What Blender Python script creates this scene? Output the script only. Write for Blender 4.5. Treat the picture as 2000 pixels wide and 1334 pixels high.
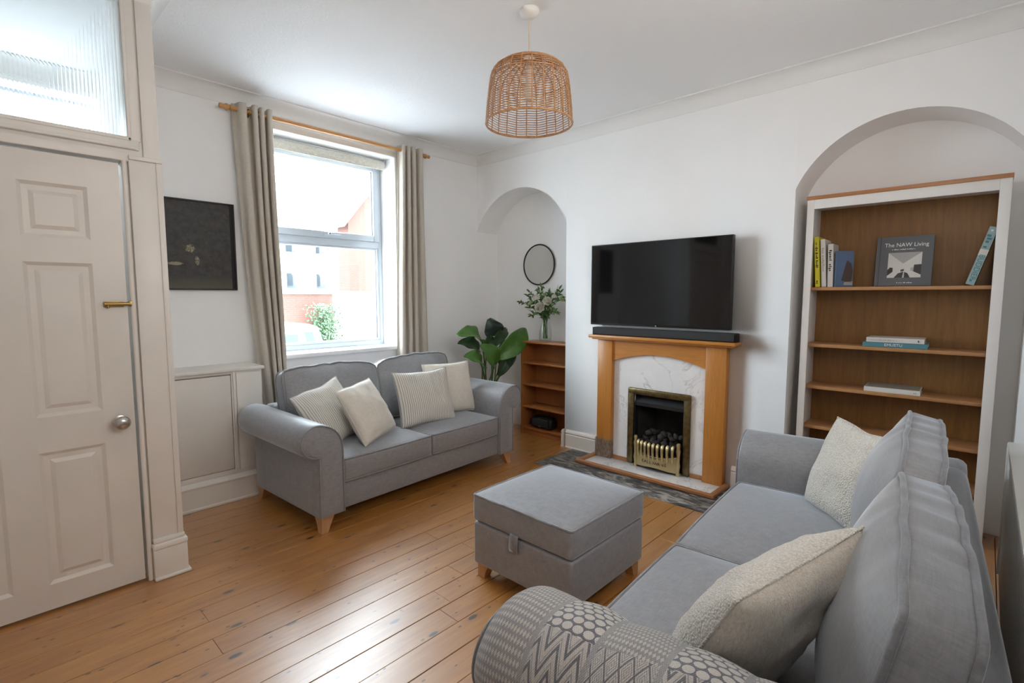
import bpy, bmesh, math, random
from mathutils import Vector, Matrix, Euler, noise as mnoise
PI = math.pi
R = math.radians
random.seed(7)
scene = bpy.context.scene
COL = scene.collection
for o in list(bpy.data.objects):
    bpy.data.objects.remove(o, do_unlink=True)

# ------------------------------------------------------------------ camera, world, light, exposure
cam_d = bpy.data.cameras.new('camera')
cam = bpy.data.objects.new('camera', cam_d)
COL.objects.link(cam)
cam.matrix_world = Matrix(((0.68362, 0.064687, -0.726966, 0.0),
                           (-0.729838, 0.060590, -0.680930, 0.0),
                           (0.0, 0.996064, 0.088632, 1.36),
                           (0, 0, 0, 1)))
cam_d.sensor_width = 36.0
cam_d.lens = 988.967 / 2000 * 36.0
cam_d.clip_start = 0.02
scene.camera = cam

world = bpy.data.worlds.new('sky')
scene.world = world
world.use_nodes = True
wbg = world.node_tree.nodes['Background']
wbg.inputs['Color'].default_value = (0.82, 0.92, 1.0, 1)
wbg.inputs['Strength'].default_value = 21.0


def area_light(name, loc, target, sx, sy, power, color, portal=False):
    l = bpy.data.lights.new(name, 'AREA')
    l.shape = 'RECTANGLE'
    l.size, l.size_y = sx, sy
    l.energy = power
    l.color = color
    o = bpy.data.objects.new(name, l)
    COL.objects.link(o)
    o.location = loc
    d = Vector(target) - Vector(loc)
    o.rotation_euler = d.to_track_quat('-Z', 'Y').to_euler()
    if portal:
        l.cycles.is_portal = True
    return o


# daylight portals in the two openings, plus an unseen fill light added behind the camera
area_light('window_portal', (2.08, 4.24, 1.75), (2.08, 0, 1.75), 1.1, 1.7, 1, (1, 1, 1), True)
area_light('fanlight_portal', (0.15, 4.2, 2.43), (0.15, 0, 2.43), 0.82, 0.44, 1, (1, 1, 1), True)
area_light('rear_fill_light', (1.7, -0.22, 2.10), (2.3, 3.9, 2.5), 2.2, 1.0, 36, (1.0, 0.93, 0.85))

sun_d = bpy.data.lights.new('sun', 'SUN')
sun_d.energy = 28
sun_d.angle = R(3)
sun_d.color = (1.0, 0.97, 0.94)
sun = bpy.data.objects.new('sun', sun_d)
COL.objects.link(sun)
sun.rotation_euler = Vector((-.6, .12, -.79)).to_track_quat('-Z', 'Y').to_euler()

scene.view_settings.view_transform = 'Standard'
scene.view_settings.look = 'None'
scene.view_settings.gamma = 1.0
scene.view_settings.use_curve_mapping = False
scene.view_settings.exposure = 0.14
try:
    cy = scene.cycles
    cy.use_denoising = True
    cy.max_bounces = 12
    cy.diffuse_bounces = 7
    cy.glossy_bounces = 4
    cy.transmission_bounces = 8
    cy.transparent_max_bounces = 16
    cy.sample_clamp_indirect = 8.0
    cy.caustics_reflective = False
    cy.caustics_refractive = True
except Exception:
    pass


# ------------------------------------------------------------------ node helpers
class S:
    """a node socket with arithmetic"""
    def __init__(s, t, sock): s.t = t; s.k = sock
    def _m(s, op, b=None, c=None, flip=False):
        n = s.t.nodes.new('ShaderNodeMath'); n.operation = op
        ins = [s, b, c]
        if flip: ins = [b, s, c]
        for i, v in enumerate(ins):
            if v is None: continue
            if isinstance(v, S): s.t.links.new(v.k, n.inputs[i])
            else: n.inputs[i].default_value = v
        return S(s.t, n.outputs[0])
    def __add__(s, b): return s._m('ADD', b)
    def __radd__(s, b): return s._m('ADD', b)
    def __sub__(s, b): return s._m('SUBTRACT', b)
    def __rsub__(s, b): return s._m('SUBTRACT', b, flip=True)
    def __mul__(s, b): return s._m('MULTIPLY', b)
    def __rmul__(s, b): return s._m('MULTIPLY', b)
    def __truediv__(s, b): return s._m('DIVIDE', b)
    def lt(s, b): return s._m('LESS_THAN', b)
    def gt(s, b): return s._m('GREATER_THAN', b)
    def frac(s): return s._m('FRACT')
    def floor(s): return s._m('FLOOR')
    def abs(s): return s._m('ABSOLUTE')
    def sin(s): return s._m('SINE')
    def mod(s, b): return s._m('FLOORED_MODULO', b)
    def pow(s, b): return s._m('POWER', b)
    def mx(s, b): return s._m('MAXIMUM', b)
    def mn(s, b): return s._m('MINIMUM', b)
    def pp(s, b): return s._m('PINGPONG', b)
    def sq(s): return s._m('SQRT')


class Mat:
    def __init__(s, name, color=(.8, .8, .8), rough=.6, metal=0.0, spec=.5, sheen=0.0):
        s.m = bpy.data.materials.new(name)
        s.m.use_nodes = True
        s.t = s.m.node_tree
        s.b = s.t.nodes['Principled BSDF']
        s.out = s.t.nodes['Material Output']
        s.b.inputs['Base Color'].default_value = (*color, 1)
        s.b.inputs['Roughness'].default_value = rough
        s.b.inputs['Metallic'].default_value = metal
        s.b.inputs['Specular IOR Level'].default_value = spec
        if sheen: 
            s.b.inputs['Sheen Weight'].default_value = sheen
            s.b.inputs['Sheen Roughness'].default_value = .4
            s.b.inputs['Sheen Tint'].default_value = (.84, .92, 1.0, 1)
    def n(s, typ): return s.t.nodes.new('ShaderNode' + typ)
    def ln(s, a, b): s.t.links.new(a.k if isinstance(a, S) else a, b)
    def coord(s, kind='Object', scale=(1, 1, 1), rot=(0, 0, 0), rand=False):
        c = s.n('TexCoord'); mp = s.n('Mapping')
        mp.inputs['Scale'].default_value = scale
        mp.inputs['Rotation'].default_value = rot
        s.ln(c.outputs[kind], mp.inputs['Vector'])
        if rand:
            oi = s.n('ObjectInfo'); ml = s.n('VectorMath'); ml.operation = 'SCALE'
            ml.inputs[0].default_value = (37.3, 19.7, 11.1)
            s.ln(oi.outputs['Random'], ml.inputs['Scale'])
            s.ln(ml.outputs[0], mp.inputs['Location'])
        return mp.outputs[0]
    def sep(s, vec):
        n = s.n('SeparateXYZ'); s.ln(vec, n.inputs[0])
        return [S(s.t, n.outputs[i]) for i in range(3)]
    def noise(s, vec, scale=5, detail=3, rough=.5, dist=0.0):
        n = s.n('TexNoise'); s.ln(vec, n.inputs['Vector'])
        n.inputs['Scale'].default_value = scale; n.inputs['Detail'].default_value = detail
        n.inputs['Roughness'].default_value = rough; n.inputs['Distortion'].default_value = dist
        return S(s.t, n.outputs[0])
    def voro(s, vec, scale=5, feature='F1', out='Distance'):
        n = s.n('TexVoronoi'); n.feature = feature
        s.ln(vec, n.inputs['Vector']); n.inputs['Scale'].default_value = scale
        return S(s.t, n.outputs[out])
    def ramp(s, fac, stops):
        n = s.n('ValToRGB'); e = n.color_ramp.elements
        while len(e) < len(stops): e.new(.5)
        for el, (p, c) in zip(e, stops):
            el.position = p
            el.color = (*c, 1) if len(c) == 3 else c
        s.ln(fac, n.inputs[0])
        return S(s.t, n.outputs[0])
    def rng(s, fac, a, b, c=0.0, d=1.0):
        n = s.n('MapRange'); n.clamp = True
        s.ln(fac, n.inputs[0])
        for i, v in enumerate((a, b, c, d)): n.inputs[i + 1].default_value = v
        return S(s.t, n.outputs[0])
    def mix(s, fac, a, b, mode='MIX'):
        n = s.n('Mix'); n.data_type = 'RGBA'; n.blend_type = mode
        if isinstance(fac, S): s.ln(fac, n.inputs[0])
        else: n.inputs[0].default_value = fac
        for v, i in ((a, 6), (b, 7)):
            if isinstance(v, S): s.ln(v, n.inputs[i])
            else: n.inputs[i].default_value = (*v, 1)
        return S(s.t, n.outputs[2])
    def col(s, sock): s.ln(sock, s.b.inputs['Base Color']); return s
    def rgh(s, sock): s.ln(sock, s.b.inputs['Roughness']); return s
    def bump(s, sock, strength=.3, dist=.002):
        n = s.n('Bump'); n.inputs['Strength'].default_value = strength
        n.inputs['Distance'].default_value = dist
        s.ln(sock, n.inputs['Height']); s.ln(n.outputs[0], s.b.inputs['Normal'])
        return s


def paint(name, c, rough=.75, bs=220, bst=.15, var=.03, big=3.0):
    m = Mat(name, c, rough)
    v = m.coord()
    n1 = m.noise(v, big, 3)
    lo = tuple(max(0, x * (1 - var)) for x in c); hi = tuple(min(1, x * (1 + var)) for x in c)
    m.col(m.ramp(n1, [(.3, lo), (.7, hi)]))
    m.bump(m.noise(v, bs, 2), bst, .001)
    return m.m


def wood(name, c1, c2, grain=(1, 14, 14), rough=.35, scale=6, rand=False, dark=None, bump=.08):
    """grain: coordinate scale, small along the grain"""
    m = Mat(name, c1, rough)
    v = m.coord(scale=grain, rand=rand)
    n1 = m.noise(v, scale, 5, .6, .6)
    n2 = m.noise(v, scale * 6, 3, .6, .2)
    base = m.ramp(n1, [(.28, c1), (.72, c2)])
    d = dark or tuple(x * .62 for x in c1)
    c = m.mix(m.rng(n2, .52, .75, 0, .45), base, d)
    m.col(c)
    m.rgh(m.rng(n1, .2, .8, rough * .85, rough * 1.2))
    m.bump(n2, bump, .001)
    return m.m


def fabric(name, c, rough=.9, var=.16, scale=1.0, bump=.35, sheen=.25, spec=.25):
    m = Mat(name, c, rough, spec=spec, sheen=sheen)
    va = m.coord(scale=(260 * scale, 30 * scale, 30 * scale))
    vb = m.coord(scale=(30 * scale, 30 * scale, 260 * scale))
    vc = m.coord(scale=(30 * scale, 260 * scale, 60 * scale))
    na, nb, nc = m.noise(va, 1, 2), m.noise(vb, 1, 2), m.noise(vc, 1, 2)
    w = (na + nb + nc) * .3333
    lo = tuple(x * (1 - var * 1.6) for x in c); hi = tuple(min(1, x * (1 + var * 1.6)) for x in c)
    base = m.ramp(w, [(.34, lo), (.66, hi)])
    big = m.noise(m.coord(), 2.5, 2)
    m.col(m.mix(m.rng(big, .3, .7, 0, .18), base, tuple(x * 1.15 for x in c)))
    m.bump(w, bump, .0015)
    return m.m


M = {}
M['wall'] = paint('wall_paint', (.88, .875, .87), .8, 160, .12, .012)
M['ceiling'] = None
m = Mat('ceiling_textured_paint', (.88, .88, .885), .85)
v = m.coord(scale=(1, 1.6, 1))
m.bump(m.noise(v, 34, 4, .6, 1.4), .35, .006)
M['ceiling'] = m.m
M['trim'] = paint('trim_gloss_paint', (.74, .71, .665), .38, 60, .10, .03, 5)
M['door'] = paint('door_paint', (.70, .665, .615), .36, 45, .12, .035, 4)
M['coving'] = paint('coving_paint', (.81, .80, .785), .7, 80, .05, .01)
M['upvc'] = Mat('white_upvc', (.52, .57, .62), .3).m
M['sill'] = Mat('white_sill', (.86, .86, .86), .3).m
M['grey'] = fabric('grey_linen_weave', (.232, .232, .246), bump=.25, var=.13, rough=.50, sheen=.85, spec=.65)
M['piping'] = fabric('grey_piping', (.20, .20, .215), bump=.2, rough=.55, sheen=.7, spec=.6)
M['beech'] = wood('pale_beech', (.46, .25, .115), (.56, .32, .155), (12, 12, 1), .42)
M['oak'] = wood('honey_oak', (.42, .165, .028), (.53, .22, .042), (14, 14, 1.2), .36)
M['oak_h'] = wood('honey_oak_horizontal', (.43, .17, .030), (.54, .225, .045), (14, 1.2, 14), .36)
M['rail'] = wood('hearth_rail_wood', (.34, .145, .055), (.44, .19, .075), (14, 1.2, 14), .36)
M['teak'] = wood('teak_shelf', (.30, .105, .028), (.38, .145, .042), (14, 14, 1.2), .33)
M['teak_h'] = wood('teak_shelf_board', (.32, .115, .032), (.41, .16, .048), (14, 1.2, 14), .30)
M['bk_back'] = wood('oak_veneer_back', (.16, .068, .012), (.24, .110, .024), (9, 9, .7), .45, 5)
M['bk_shelf'] = wood('oak_shelf_board', (.37, .175, .068), (.45, .23, .095), (12, 1.0, 12), .4)
M['white_case'] = paint('white_case_paint', (.74, .715, .69), .5, 90, .05, .015)
M['brass'] = Mat('polished_brass', (.66, .56, .31), .36, .85).m
m = Mat('aged_brass', (.30, .225, .10), .38, 1.0)
nz = m.noise(m.coord(), 30, 3)
m.col(m.ramp(nz, [(.3, (.13, .10, .05)), (.7, (.24, .185, .09))]))
M['aged_brass'] = m.m
M['antique'] = Mat('antique_brass', (.36, .24, .085), .35, 1.0).m
M['black_metal'] = Mat('black_metal', (.012, .012, .013), .5).m
M['dark_steel'] = Mat('dark_steel', (.03, .032, .036), .42, .6).m
M['soot'] = paint('sooty_firebrick', (.018, .015, .014), .9, 60, .3, .4, 12)
M['coal'] = None
m = Mat('ceramic_coal', (.03, .028, .027), .62)
nz = m.noise(m.coord(rand=True), 38, 4, .65)
m.col(m.ramp(nz, [(.42, (.012, .012, .012)), (.58, (.06, .055, .052)), (.74, (.36, .34, .32))]))
m.bump(nz, .6, .006)
M['coal'] = m.m
M['tv_screen'] = Mat('tv_screen', (.004, .004, .005), .06, 0, .5).m
M['tv_bezel'] = Mat('tv_bezel', (.008, .008, .009), .35).m
m = Mat('soundbar_cloth', (.022, .023, .025), .8)
m.bump(m.noise(m.coord(), 900, 1), .5, .001)
M['soundbar'] = m.m
M['chrome'] = Mat('brushed_steel', (.52, .50, .47), .25, 1.0).m
M['mirror'] = Mat('mirror_glass', (.62, .63, .61), .02, 1.0).m
M['black_plastic'] = Mat('black_plastic', (.006, .006, .007), .45, spec=.3).m
M['radiator'] = paint('radiator_enamel', (.66, .66, .63), .35, 60, .03, .01)
M['cream_cord'] = Mat('cream_cord', (.62, .50, .36), .7).m
M['white_plastic'] = Mat('white_plastic', (.80, .79, .76), .4).m
M['rattan'] = None
m = Mat('rattan_cane', (.42, .21, .085), .5)
nz = m.noise(m.coord(), 40, 3)
m.col(m.ramp(nz, [(.3, (.38, .18, .07)), (.7, (.58, .32, .15))]))
M['rattan'] = m.m
M['blind'] = fabric('roller_blind_cloth', (.66, .63, .56), bump=.1, sheen=0)

# marble
m = Mat('white_marble', (.78, .78, .78), .16)
v = m.coord(scale=(1, 1, 1), rot=(R(32), 0, 0))
nn = m.noise(v, 3.2, 6, .62, 1.2)
vein = m.rng((nn - .5).abs(), 0.0, .022, 1, 0)
wisp = m.noise(v, 9, 4, .6, .4)
m.col(m.mix(vein * m.rng(wisp, .35, .6, .1, .8), m.ramp(wisp, [(.3, (.76, .765, .78)), (.7, (.82, .82, .82))]), (.50, .49, .48)))
M['marble'] = m.m

# slate slab
m = Mat('mottled_slate', (.12, .12, .12), .5)
v = m.coord(scale=(2.2, .9, 1))
n1 = m.noise(v, 7, 6, .68, 1.1)
m.col(m.ramp(n1, [(.36, (.025, .027, .03)), (.47, (.08, .08, .08)), (.55, (.22, .21, .195)), (.63, (.42, .40, .36))]))
m.bump(n1, .3, .004)
M['slate'] = m.m

# floor boards: grain along local x, each board shifted by its own random number
m = Mat('varnished_pine_board', (.45, .22, .08), .3)
v = m.coord(scale=(.9, 9, 9), rand=True)
n1 = m.noise(v, 3.5, 5, .6, .8)
v2 = m.coord(scale=(1.6, 26, 26), rand=True)
n2 = m.noise(v2, 5, 4, .65, .3)
oi = m.n('ObjectInfo')
rnd = S(m.t, oi.outputs['Random'])
base = m.ramp(n1, [(.28, (.30, .112, .017)), (.5, (.40, .163, .027)), (.74, (.51, .238, .048))])
base = m.mix(m.rng(n2, .5, .75, 0, .55), base, (.24, .095, .028))
base = m.mix(m.rng(rnd, 0, 1, 0, .45), base, (.45, .205, .045))
vk = m.coord(scale=(3.6, 8.5, 1), rand=True)
kd = m.voro(vk, 1.25)
ksz = m.voro(vk, 1.25, out='Color')
kn = m.noise(m.coord(rand=True), 60, 2)
knot = m.rng(kd + kn * .05, .115, .16, 1, 0)
vk2 = m.coord(scale=(7, 14, 1), rand=True)
kd2 = m.voro(vk2, 1.6)
spk = m.rng(kd2 + kn * .06, .11, .145, 1, 0) * .9
base = m.mix(m.rng(kd, .1, .32, .35, 0), base, (.22, .085, .028))
base = m.mix(knot.mx(spk), base, (.022, .012, .008))
wear = m.noise(m.coord(scale=(.7, 3, 1), rand=True), 6, 4, .6)
m.col(m.mix(m.rng(wear, .55, .8, 0, .25), base, (.38, .22, .11)))
m.rgh(m.rng(wear, .3, .75, .34, .50))
m.b.inputs['Coat Weight'].default_value = 1.0
m.b.inputs['Coat Roughness'].default_value = .33
m.b.inputs['Coat IOR'].default_value = 2.0
m.bump(n2, .12, .0012)
M['board'] = m.m
M['subfloor'] = Mat('dark_subfloor', (.035, .018, .010), .8).m

# curtain linen
M['curtain'] = fabric('beige_linen_curtain', (.57, .515, .44), var=.05, scale=.8, bump=.2, sheen=.1)
_t = M['curtain'].node_tree
_tl = _t.nodes.new('ShaderNodeBsdfTranslucent'); _tl.inputs[0].default_value = (.50, .44, .36, 1)
_mx = _t.nodes.new('ShaderNodeMixShader'); _mx.inputs[0].default_value = .10
_t.links.new(_t.nodes['Principled BSDF'].outputs[0], _mx.inputs[1]); _t.links.new(_tl.outputs[0], _mx.inputs[2])
_t.links.new(_mx.outputs[0], _t.nodes['Material Output'].inputs[0])

# cushion cloths
m = Mat('striped_cushion_cloth', (.7, .68, .64), .92, spec=.2, sheen=.2)
u = m.sep(m.coord('UV'))
st = (u[0] * 30).frac()
line = st.lt(.36)
brk = m.noise(m.coord('UV', scale=(30, 260, 1)), 1, 1)
lc = m.mix(m.rng(brk, .35, .6, .25, 1), (.62, .58, .52), (.30, .30, .31))
m.col(m.mix(line, (.72, .69, .63), lc))
m.bump((u[0] * 30 * 2 * PI).sin() * .5 + m.noise(m.coord('UV', scale=(300, 300, 1)), 1, 1) * .5, .5, .003)
M['stripe'] = m.m
M['linen'] = fabric('cream_linen_cushion', (.66, .62, .55), var=.06, bump=.3)
m = Mat('cream_boucle', (.72, .67, .58), .95, spec=.15, sheen=.4)
vv = m.coord()
vd = m.voro(vv, 190)
n1 = m.noise(vv, 90, 3)
m.col(m.ramp(vd + n1 * .3, [(.2, (.88, .85, .79)), (.85, (.66, .62, .55))]))
m.bump((1 - vd) + n1, .9, .006)
M['boucle'] = m.m
m = Mat('fleece_back', (.60, .53, .44), .95, spec=.15, sheen=.5)
vv = m.coord()
n1 = m.noise(m.coord(scale=(1, 1, .35)), 150, 4, .6, 1.5)
m.col(m.ramp(n1, [(.35, (.56, .50, .42)), (.65, (.74, .68, .59))]))
m.bump(n1, .8, .005)
M['fleece'] = m.m

# patterned throw: uv in metres (u along the arm from its front, v round the arm from the outer hem)
m = Mat('patterned_knit_throw', (.6, .57, .53), .95, spec=.15, sheen=.3)
uv = m.coord('UV')
u, vv_, _ = m.sep(uv)
light, dark, mid = (.52, .49, .45), (.155, .155, .175), (.30, .295, .295)
bw = .125
band = (u / bw).floor()
bu = (u / bw).frac()
odd = band.mod(2.0).gt(.5)
# zigzag stripes
zz = (u * (1 / .046)).pp(.5) * .085 + vv_
zs = (zz * (1 / .034)).frac()
zig = m.mix(zs.lt(.30), m.mix(zs.gt(.44) * zs.lt(.56), light, mid), dark)
# diamonds
da = ((u * 34 + vv_ * 22).frac() - .5).abs()
db = ((u * 34 - vv_ * 22).frac() - .5).abs()
dd = da.mx(db)
cross = da.mn(db)
dia = m.mix(dd.gt(.455), m.mix(((dd * 7).frac()).lt(.38), light, mid), dark)
# honeycomb
hrow = (vv_ * (1 / .0165)).floor()
hxx = ((u * (1 / .025) + hrow * .5).frac() - .5) * 2.25
hyy = ((vv_ * (1 / .0165)).frac() - .5) * 2.25
hexd = m.mix((hxx * hxx + hyy * hyy).lt(1.0), dark, (.60, .57, .53))
# small knit dots
kx = ((u * 130 + (vv_ * 75).floor() * .5).frac() - .5).abs()
ky = ((vv_ * 75).frac() - .5).abs()
knit = m.mix((kx + ky).lt(.42), mid, (.56, .53, .49))
top = (vv_ + (u * 9).sin() * .012).gt(.685)
low = m.mix(odd, dia, zig)
upp = m.mix(odd, knit, hexd)
body = m.mix(top, low, upp)
body = m.mix(band.lt(.5), body, knit)
seam = (bu - .5).abs().gt(.455)
body = m.mix(seam, body, (.34, .335, .33))
yarn = m.noise(m.coord('UV', scale=(260, 260, 1)), 1, 2)
m.col(m.mix(m.rng(yarn, .3, .7, .0, .35), body, m.mix(.5, body, (.22, .21, .21))))
kb = (u * 2 * PI * 240).sin() * (vv_ * 2 * PI * 200).sin()
m.bump(kb * .35 + yarn, .7, .004)
M['throw'] = m.m

# framed picture: dark moonlit garden
m = Mat('dark_garden_print', (.05, .05, .05), .5, spec=.25)
uvv = m.coord('UV')
u, vv_, _ = m.sep(uvv)
n1 = m.noise(m.coord('UV', scale=(6, 8, 1)), 1.6, 6, .7)
n2 = m.noise(m.coord('UV', scale=(30, 34, 1)), 1.3, 4, .75)
base = m.ramp(n1, [(.3, (.034, .033, .032)), (.75, (.075, .071, .068))])  # greys lifted so the print's colour carries the glare on it
def blob(cx, cy, rx, ry):
    a = (u - cx) / rx; b = (vv_ - cy) / ry
    return m.rng((a * a + b * b).sq(), .35, 1.0, 1, 0)
bl = (blob(.35, .46, .14, .10)).mx(blob(.44, .33, .07, .11)).mx(blob(.86, .82, .09, .16) * .7).mx(blob(.14, .29, .16, .03) * 1.6).mx(blob(.6, .93, .12, .06) * .6)
base = m.mix(m.rng(n2 * bl, .40, .56, 0, .75), base, (.36, .33, .20))
base = m.mix(m.rng(vv_ + n1 * .12, .06, .22, .55, 0), base, (.16, .145, .09))
m.col(m.mix(u.gt(.93), base, (.012, .012, .012)))
M['print'] = m.m

# reeded and clear glass, leaves, brick
m = Mat('clear_pane', (1, 1, 1), 0)
tr = m.n('BsdfTransparent'); gl = m.n('BsdfGlossy'); mx = m.n('MixShader'); fr = m.n('LayerWeight')
tr.inputs[0].default_value = (.96, .975, .975, 1); gl.inputs['Roughness'].default_value = .02
fr.inputs[0].default_value = .5
m.ln(S(m.t, fr.outputs['Facing']).pow(5.0) * .6 + .03, mx.inputs[0]); m.ln(tr.outputs[0], mx.inputs[1]); m.ln(gl.outputs[0], mx.inputs[2])
m.ln(mx.outputs[0], m.out.inputs[0])
M['pane'] = m.m
m = Mat('reeded_glass', (1, 1, 1), 0)
rf = m.n('BsdfRefraction'); rf.inputs['IOR'].default_value = 1.18; rf.inputs['Roughness'].default_value = .03
rf.inputs[0].default_value = (.96, .98, .985, 1)
gl = m.n('BsdfGlossy'); gl.inputs['Roughness'].default_value = .05
mx = m.n('MixShader'); mx.inputs[0].default_value = .05
m.ln(rf.outputs[0], mx.inputs[1]); m.ln(gl.outputs[0], mx.inputs[2]); m.ln(mx.outputs[0], m.out.inputs[0])
M['reeded'] = m.m
m = Mat('vase_glass', (1, 1, 1), 0)
tr = m.n('BsdfTransparent'); tr.inputs[0].default_value = (.955, .975, .965, 1)
gl = m.n('BsdfGlossy'); gl.inputs['Roughness'].default_value = .03
fr = m.n('LayerWeight'); fr.inputs[0].default_value = .35
mx = m.n('MixShader')
m.ln(S(m.t, fr.outputs['Facing']) * .45, mx.inputs[0]); m.ln(tr.outputs[0], mx.inputs[1]); m.ln(gl.outputs[0], mx.inputs[2])
m.ln(mx.outputs[0], m.out.inputs[0])
M['vase'] = m.m
def leafmat(name, c1, c2, rough=.4):
    m = Mat(name, c1, rough)
    n1 = m.noise(m.coord(), 14, 3)
    m.col(m.ramp(n1, [(.3, c1), (.7, c2)]))
    return m.m
M['leaf'] = leafmat('glossy_green_leaf', (.045, .13, .018), (.075, .19, .03))
M['leaf_dark'] = leafmat('dark_green_leaf', (.014, .042, .014), (.028, .07, .022))
M['leaf_grey'] = leafmat('grey_green_leaf', (.030, .055, .045), (.045, .075, .06))
M['leaf_small'] = leafmat('bouquet_leaf', (.045, .11, .028), (.10, .19, .055), .5)
M['stem'] = leafmat('green_stem', (.06, .12, .035), (.10, .18, .06), .5)
M['petal'] = leafmat('white_petal', (.74, .72, .62), (.85, .83, .76), .6)
M['bud'] = leafmat('green_bud', (.34, .42, .18), (.50, .55, .30), .6)
m = Mat('red_brick', (.30, .15, .11), .9)
br = m.n('TexBrick')
mp = m.coord('Object', rot=(R(90), 0, 0))
m.ln(mp, br.inputs['Vector'])
br.inputs['Color1'].default_value = (.105, .036, .025, 1); br.inputs['Color2'].default_value = (.080, .031, .023, 1)
br.inputs['Mortar'].default_value = (.085, .055, .042, 1)
br.inputs['Scale'].default_value = 1.0
br.inputs['Brick Width'].default_value = .225; br.inputs['Row Height'].default_value = .075
br.inputs['Mortar Size'].default_value = .008
m.col(S(m.t, br.outputs['Color']))
M['brick'] = m.m
M['render'] = paint('white_render', (.62, .61, .58), .9, 60, .2, .03)
M['stone'] = paint('pale_coping_stone', (.45, .41, .34), .9, 40, .3, .1)
M['asphalt'] = paint('pale_concrete_paving', (.50, .52, .54), .9, 120, .3, .1)
M['car_paint'] = Mat('white_car_paint', (.62, .63, .64), .25).m
M['car_glass'] = Mat('car_glass', (.03, .04, .045), .08).m
M['rubber'] = Mat('black_rubber', (.015, .015, .015), .8).m
M['roof'] = paint('roof_tile', (.16, .13, .12), .85, 30, .4, .15)


# ------------------------------------------------------------------ mesh helpers
def link(name, me, mat, parent=None, loc=None, smooth=None, world=False):
    o = bpy.data.objects.new(name, me)
    COL.objects.link(o)
    if mat is not None and not me.materials:
        if isinstance(mat, (list, tuple)):
            for k in mat: me.materials.append(M[k])
        else:
            me.materials.append(M[mat])
    if smooth is not None and me.polygons:
        me.shade_smooth()
        me.set_sharp_from_angle(angle=R(smooth))
    if parent is not None:
        o.parent = parent
        if world:
            o.matrix_parent_inverse = wmat(parent).inverted()
    if loc is not None: o.location = loc
    return o


def wmat(o):
    mt = Matrix.LocRotScale(o.location, o.rotation_euler, o.scale)
    if o.parent is not None:
        return wmat(o.parent) @ o.matrix_parent_inverse @ mt
    return mt


def bm_me(bm, name='m'):
    bmesh.ops.recalc_face_normals(bm, faces=bm.faces[:])
    me = bpy.data.meshes.new(name)
    bm.to_mesh(me); bm.free()
    return me


def pyd(verts, faces, name='m', fix=True):
    me = bpy.data.meshes.new(name)
    me.from_pydata([tuple(v) for v in verts], [], faces)
    if fix:
        bm = bmesh.new(); bm.from_mesh(me)
        bmesh.ops.recalc_face_normals(bm, faces=bm.faces[:])
        bm.to_mesh(me); bm.free()
    me.update()
    return me


def box_bm(x0, x1, y0, y1, z0, z1, bev=0.0, seg=2, bm=None):
    b = bm or bmesh.new()
    vs = [b.verts.new(p) for p in ((x0, y0, z0), (x1, y0, z0), (x1, y1, z0), (x0, y1, z0), (x0, y0, z1), (x1, y0, z1), (x1, y1, z1), (x0, y1, z1))]
    fs = [b.faces.new([vs[i] for i in f]) for f in ((0, 3, 2, 1), (4, 5, 6, 7), (0, 1, 5, 4), (1, 2, 6, 5), (2, 3, 7, 6), (3, 0, 4, 7))]
    if bev > 0:
        es = list({e for f in fs for e in f.edges})
        bmesh.ops.bevel(b, geom=es, offset=bev, segments=seg, profile=.5, affect='EDGES')
    return b


def box(name, x0, x1, y0, y1, z0, z1, mat, parent=None, bev=.003, seg=2, world=True):
    x0, x1 = min(x0, x1), max(x0, x1); y0, y1 = min(y0, y1), max(y0, y1); z0, z1 = min(z0, z1), max(z0, z1)
    cx, cy_, cz = (x0 + x1) / 2, (y0 + y1) / 2, (z0 + z1) / 2
    me = bm_me(box_bm(x0 - cx, x1 - cx, y0 - cy_, y1 - cy_, z0 - cz, z1 - cz, bev, seg))
    o = link(name, me, mat, parent, (cx, cy_, cz), 35, world)
    return o


def prism_me(poly, a, b, axis):
    """extrude a closed 2-d polygon along axis between a and b; poly is in the other two axes, in x,y,z order"""
    def P(p, t):
        if axis == 'x': return (t, p[0], p[1])
        if axis == 'y': return (p[0], t, p[1])
        return (p[0], p[1], t)
    n = len(poly)
    vs = [P(p, a) for p in poly] + [P(p, b) for p in poly]
    fs = [[i, (i + 1) % n, n + (i + 1) % n, n + i] for i in range(n)] + [list(range(n))[::-1], list(range(n, 2 * n))]
    return pyd(vs, fs)


def lathe_me(prof, seg=24, closed=False):
    """prof: (r, z) pairs"""
    vs, fs = [], []
    n = len(prof)
    for i in range(seg):
        a = 2 * PI * i / seg
        for r, z in prof: vs.append((r * math.cos(a), r * math.sin(a), z))
    for i in range(seg):
        j = (i + 1) % seg
        for k in range(n - 1):
            fs.append([i * n + k, j * n + k, j * n + k + 1, i * n + k + 1])
    me = pyd(vs, fs)
    bm = bmesh.new(); bm.from_mesh(me)
    bmesh.ops.remove_doubles(bm, verts=bm.verts[:], dist=1e-6)
    return bm_me(bm)


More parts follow.
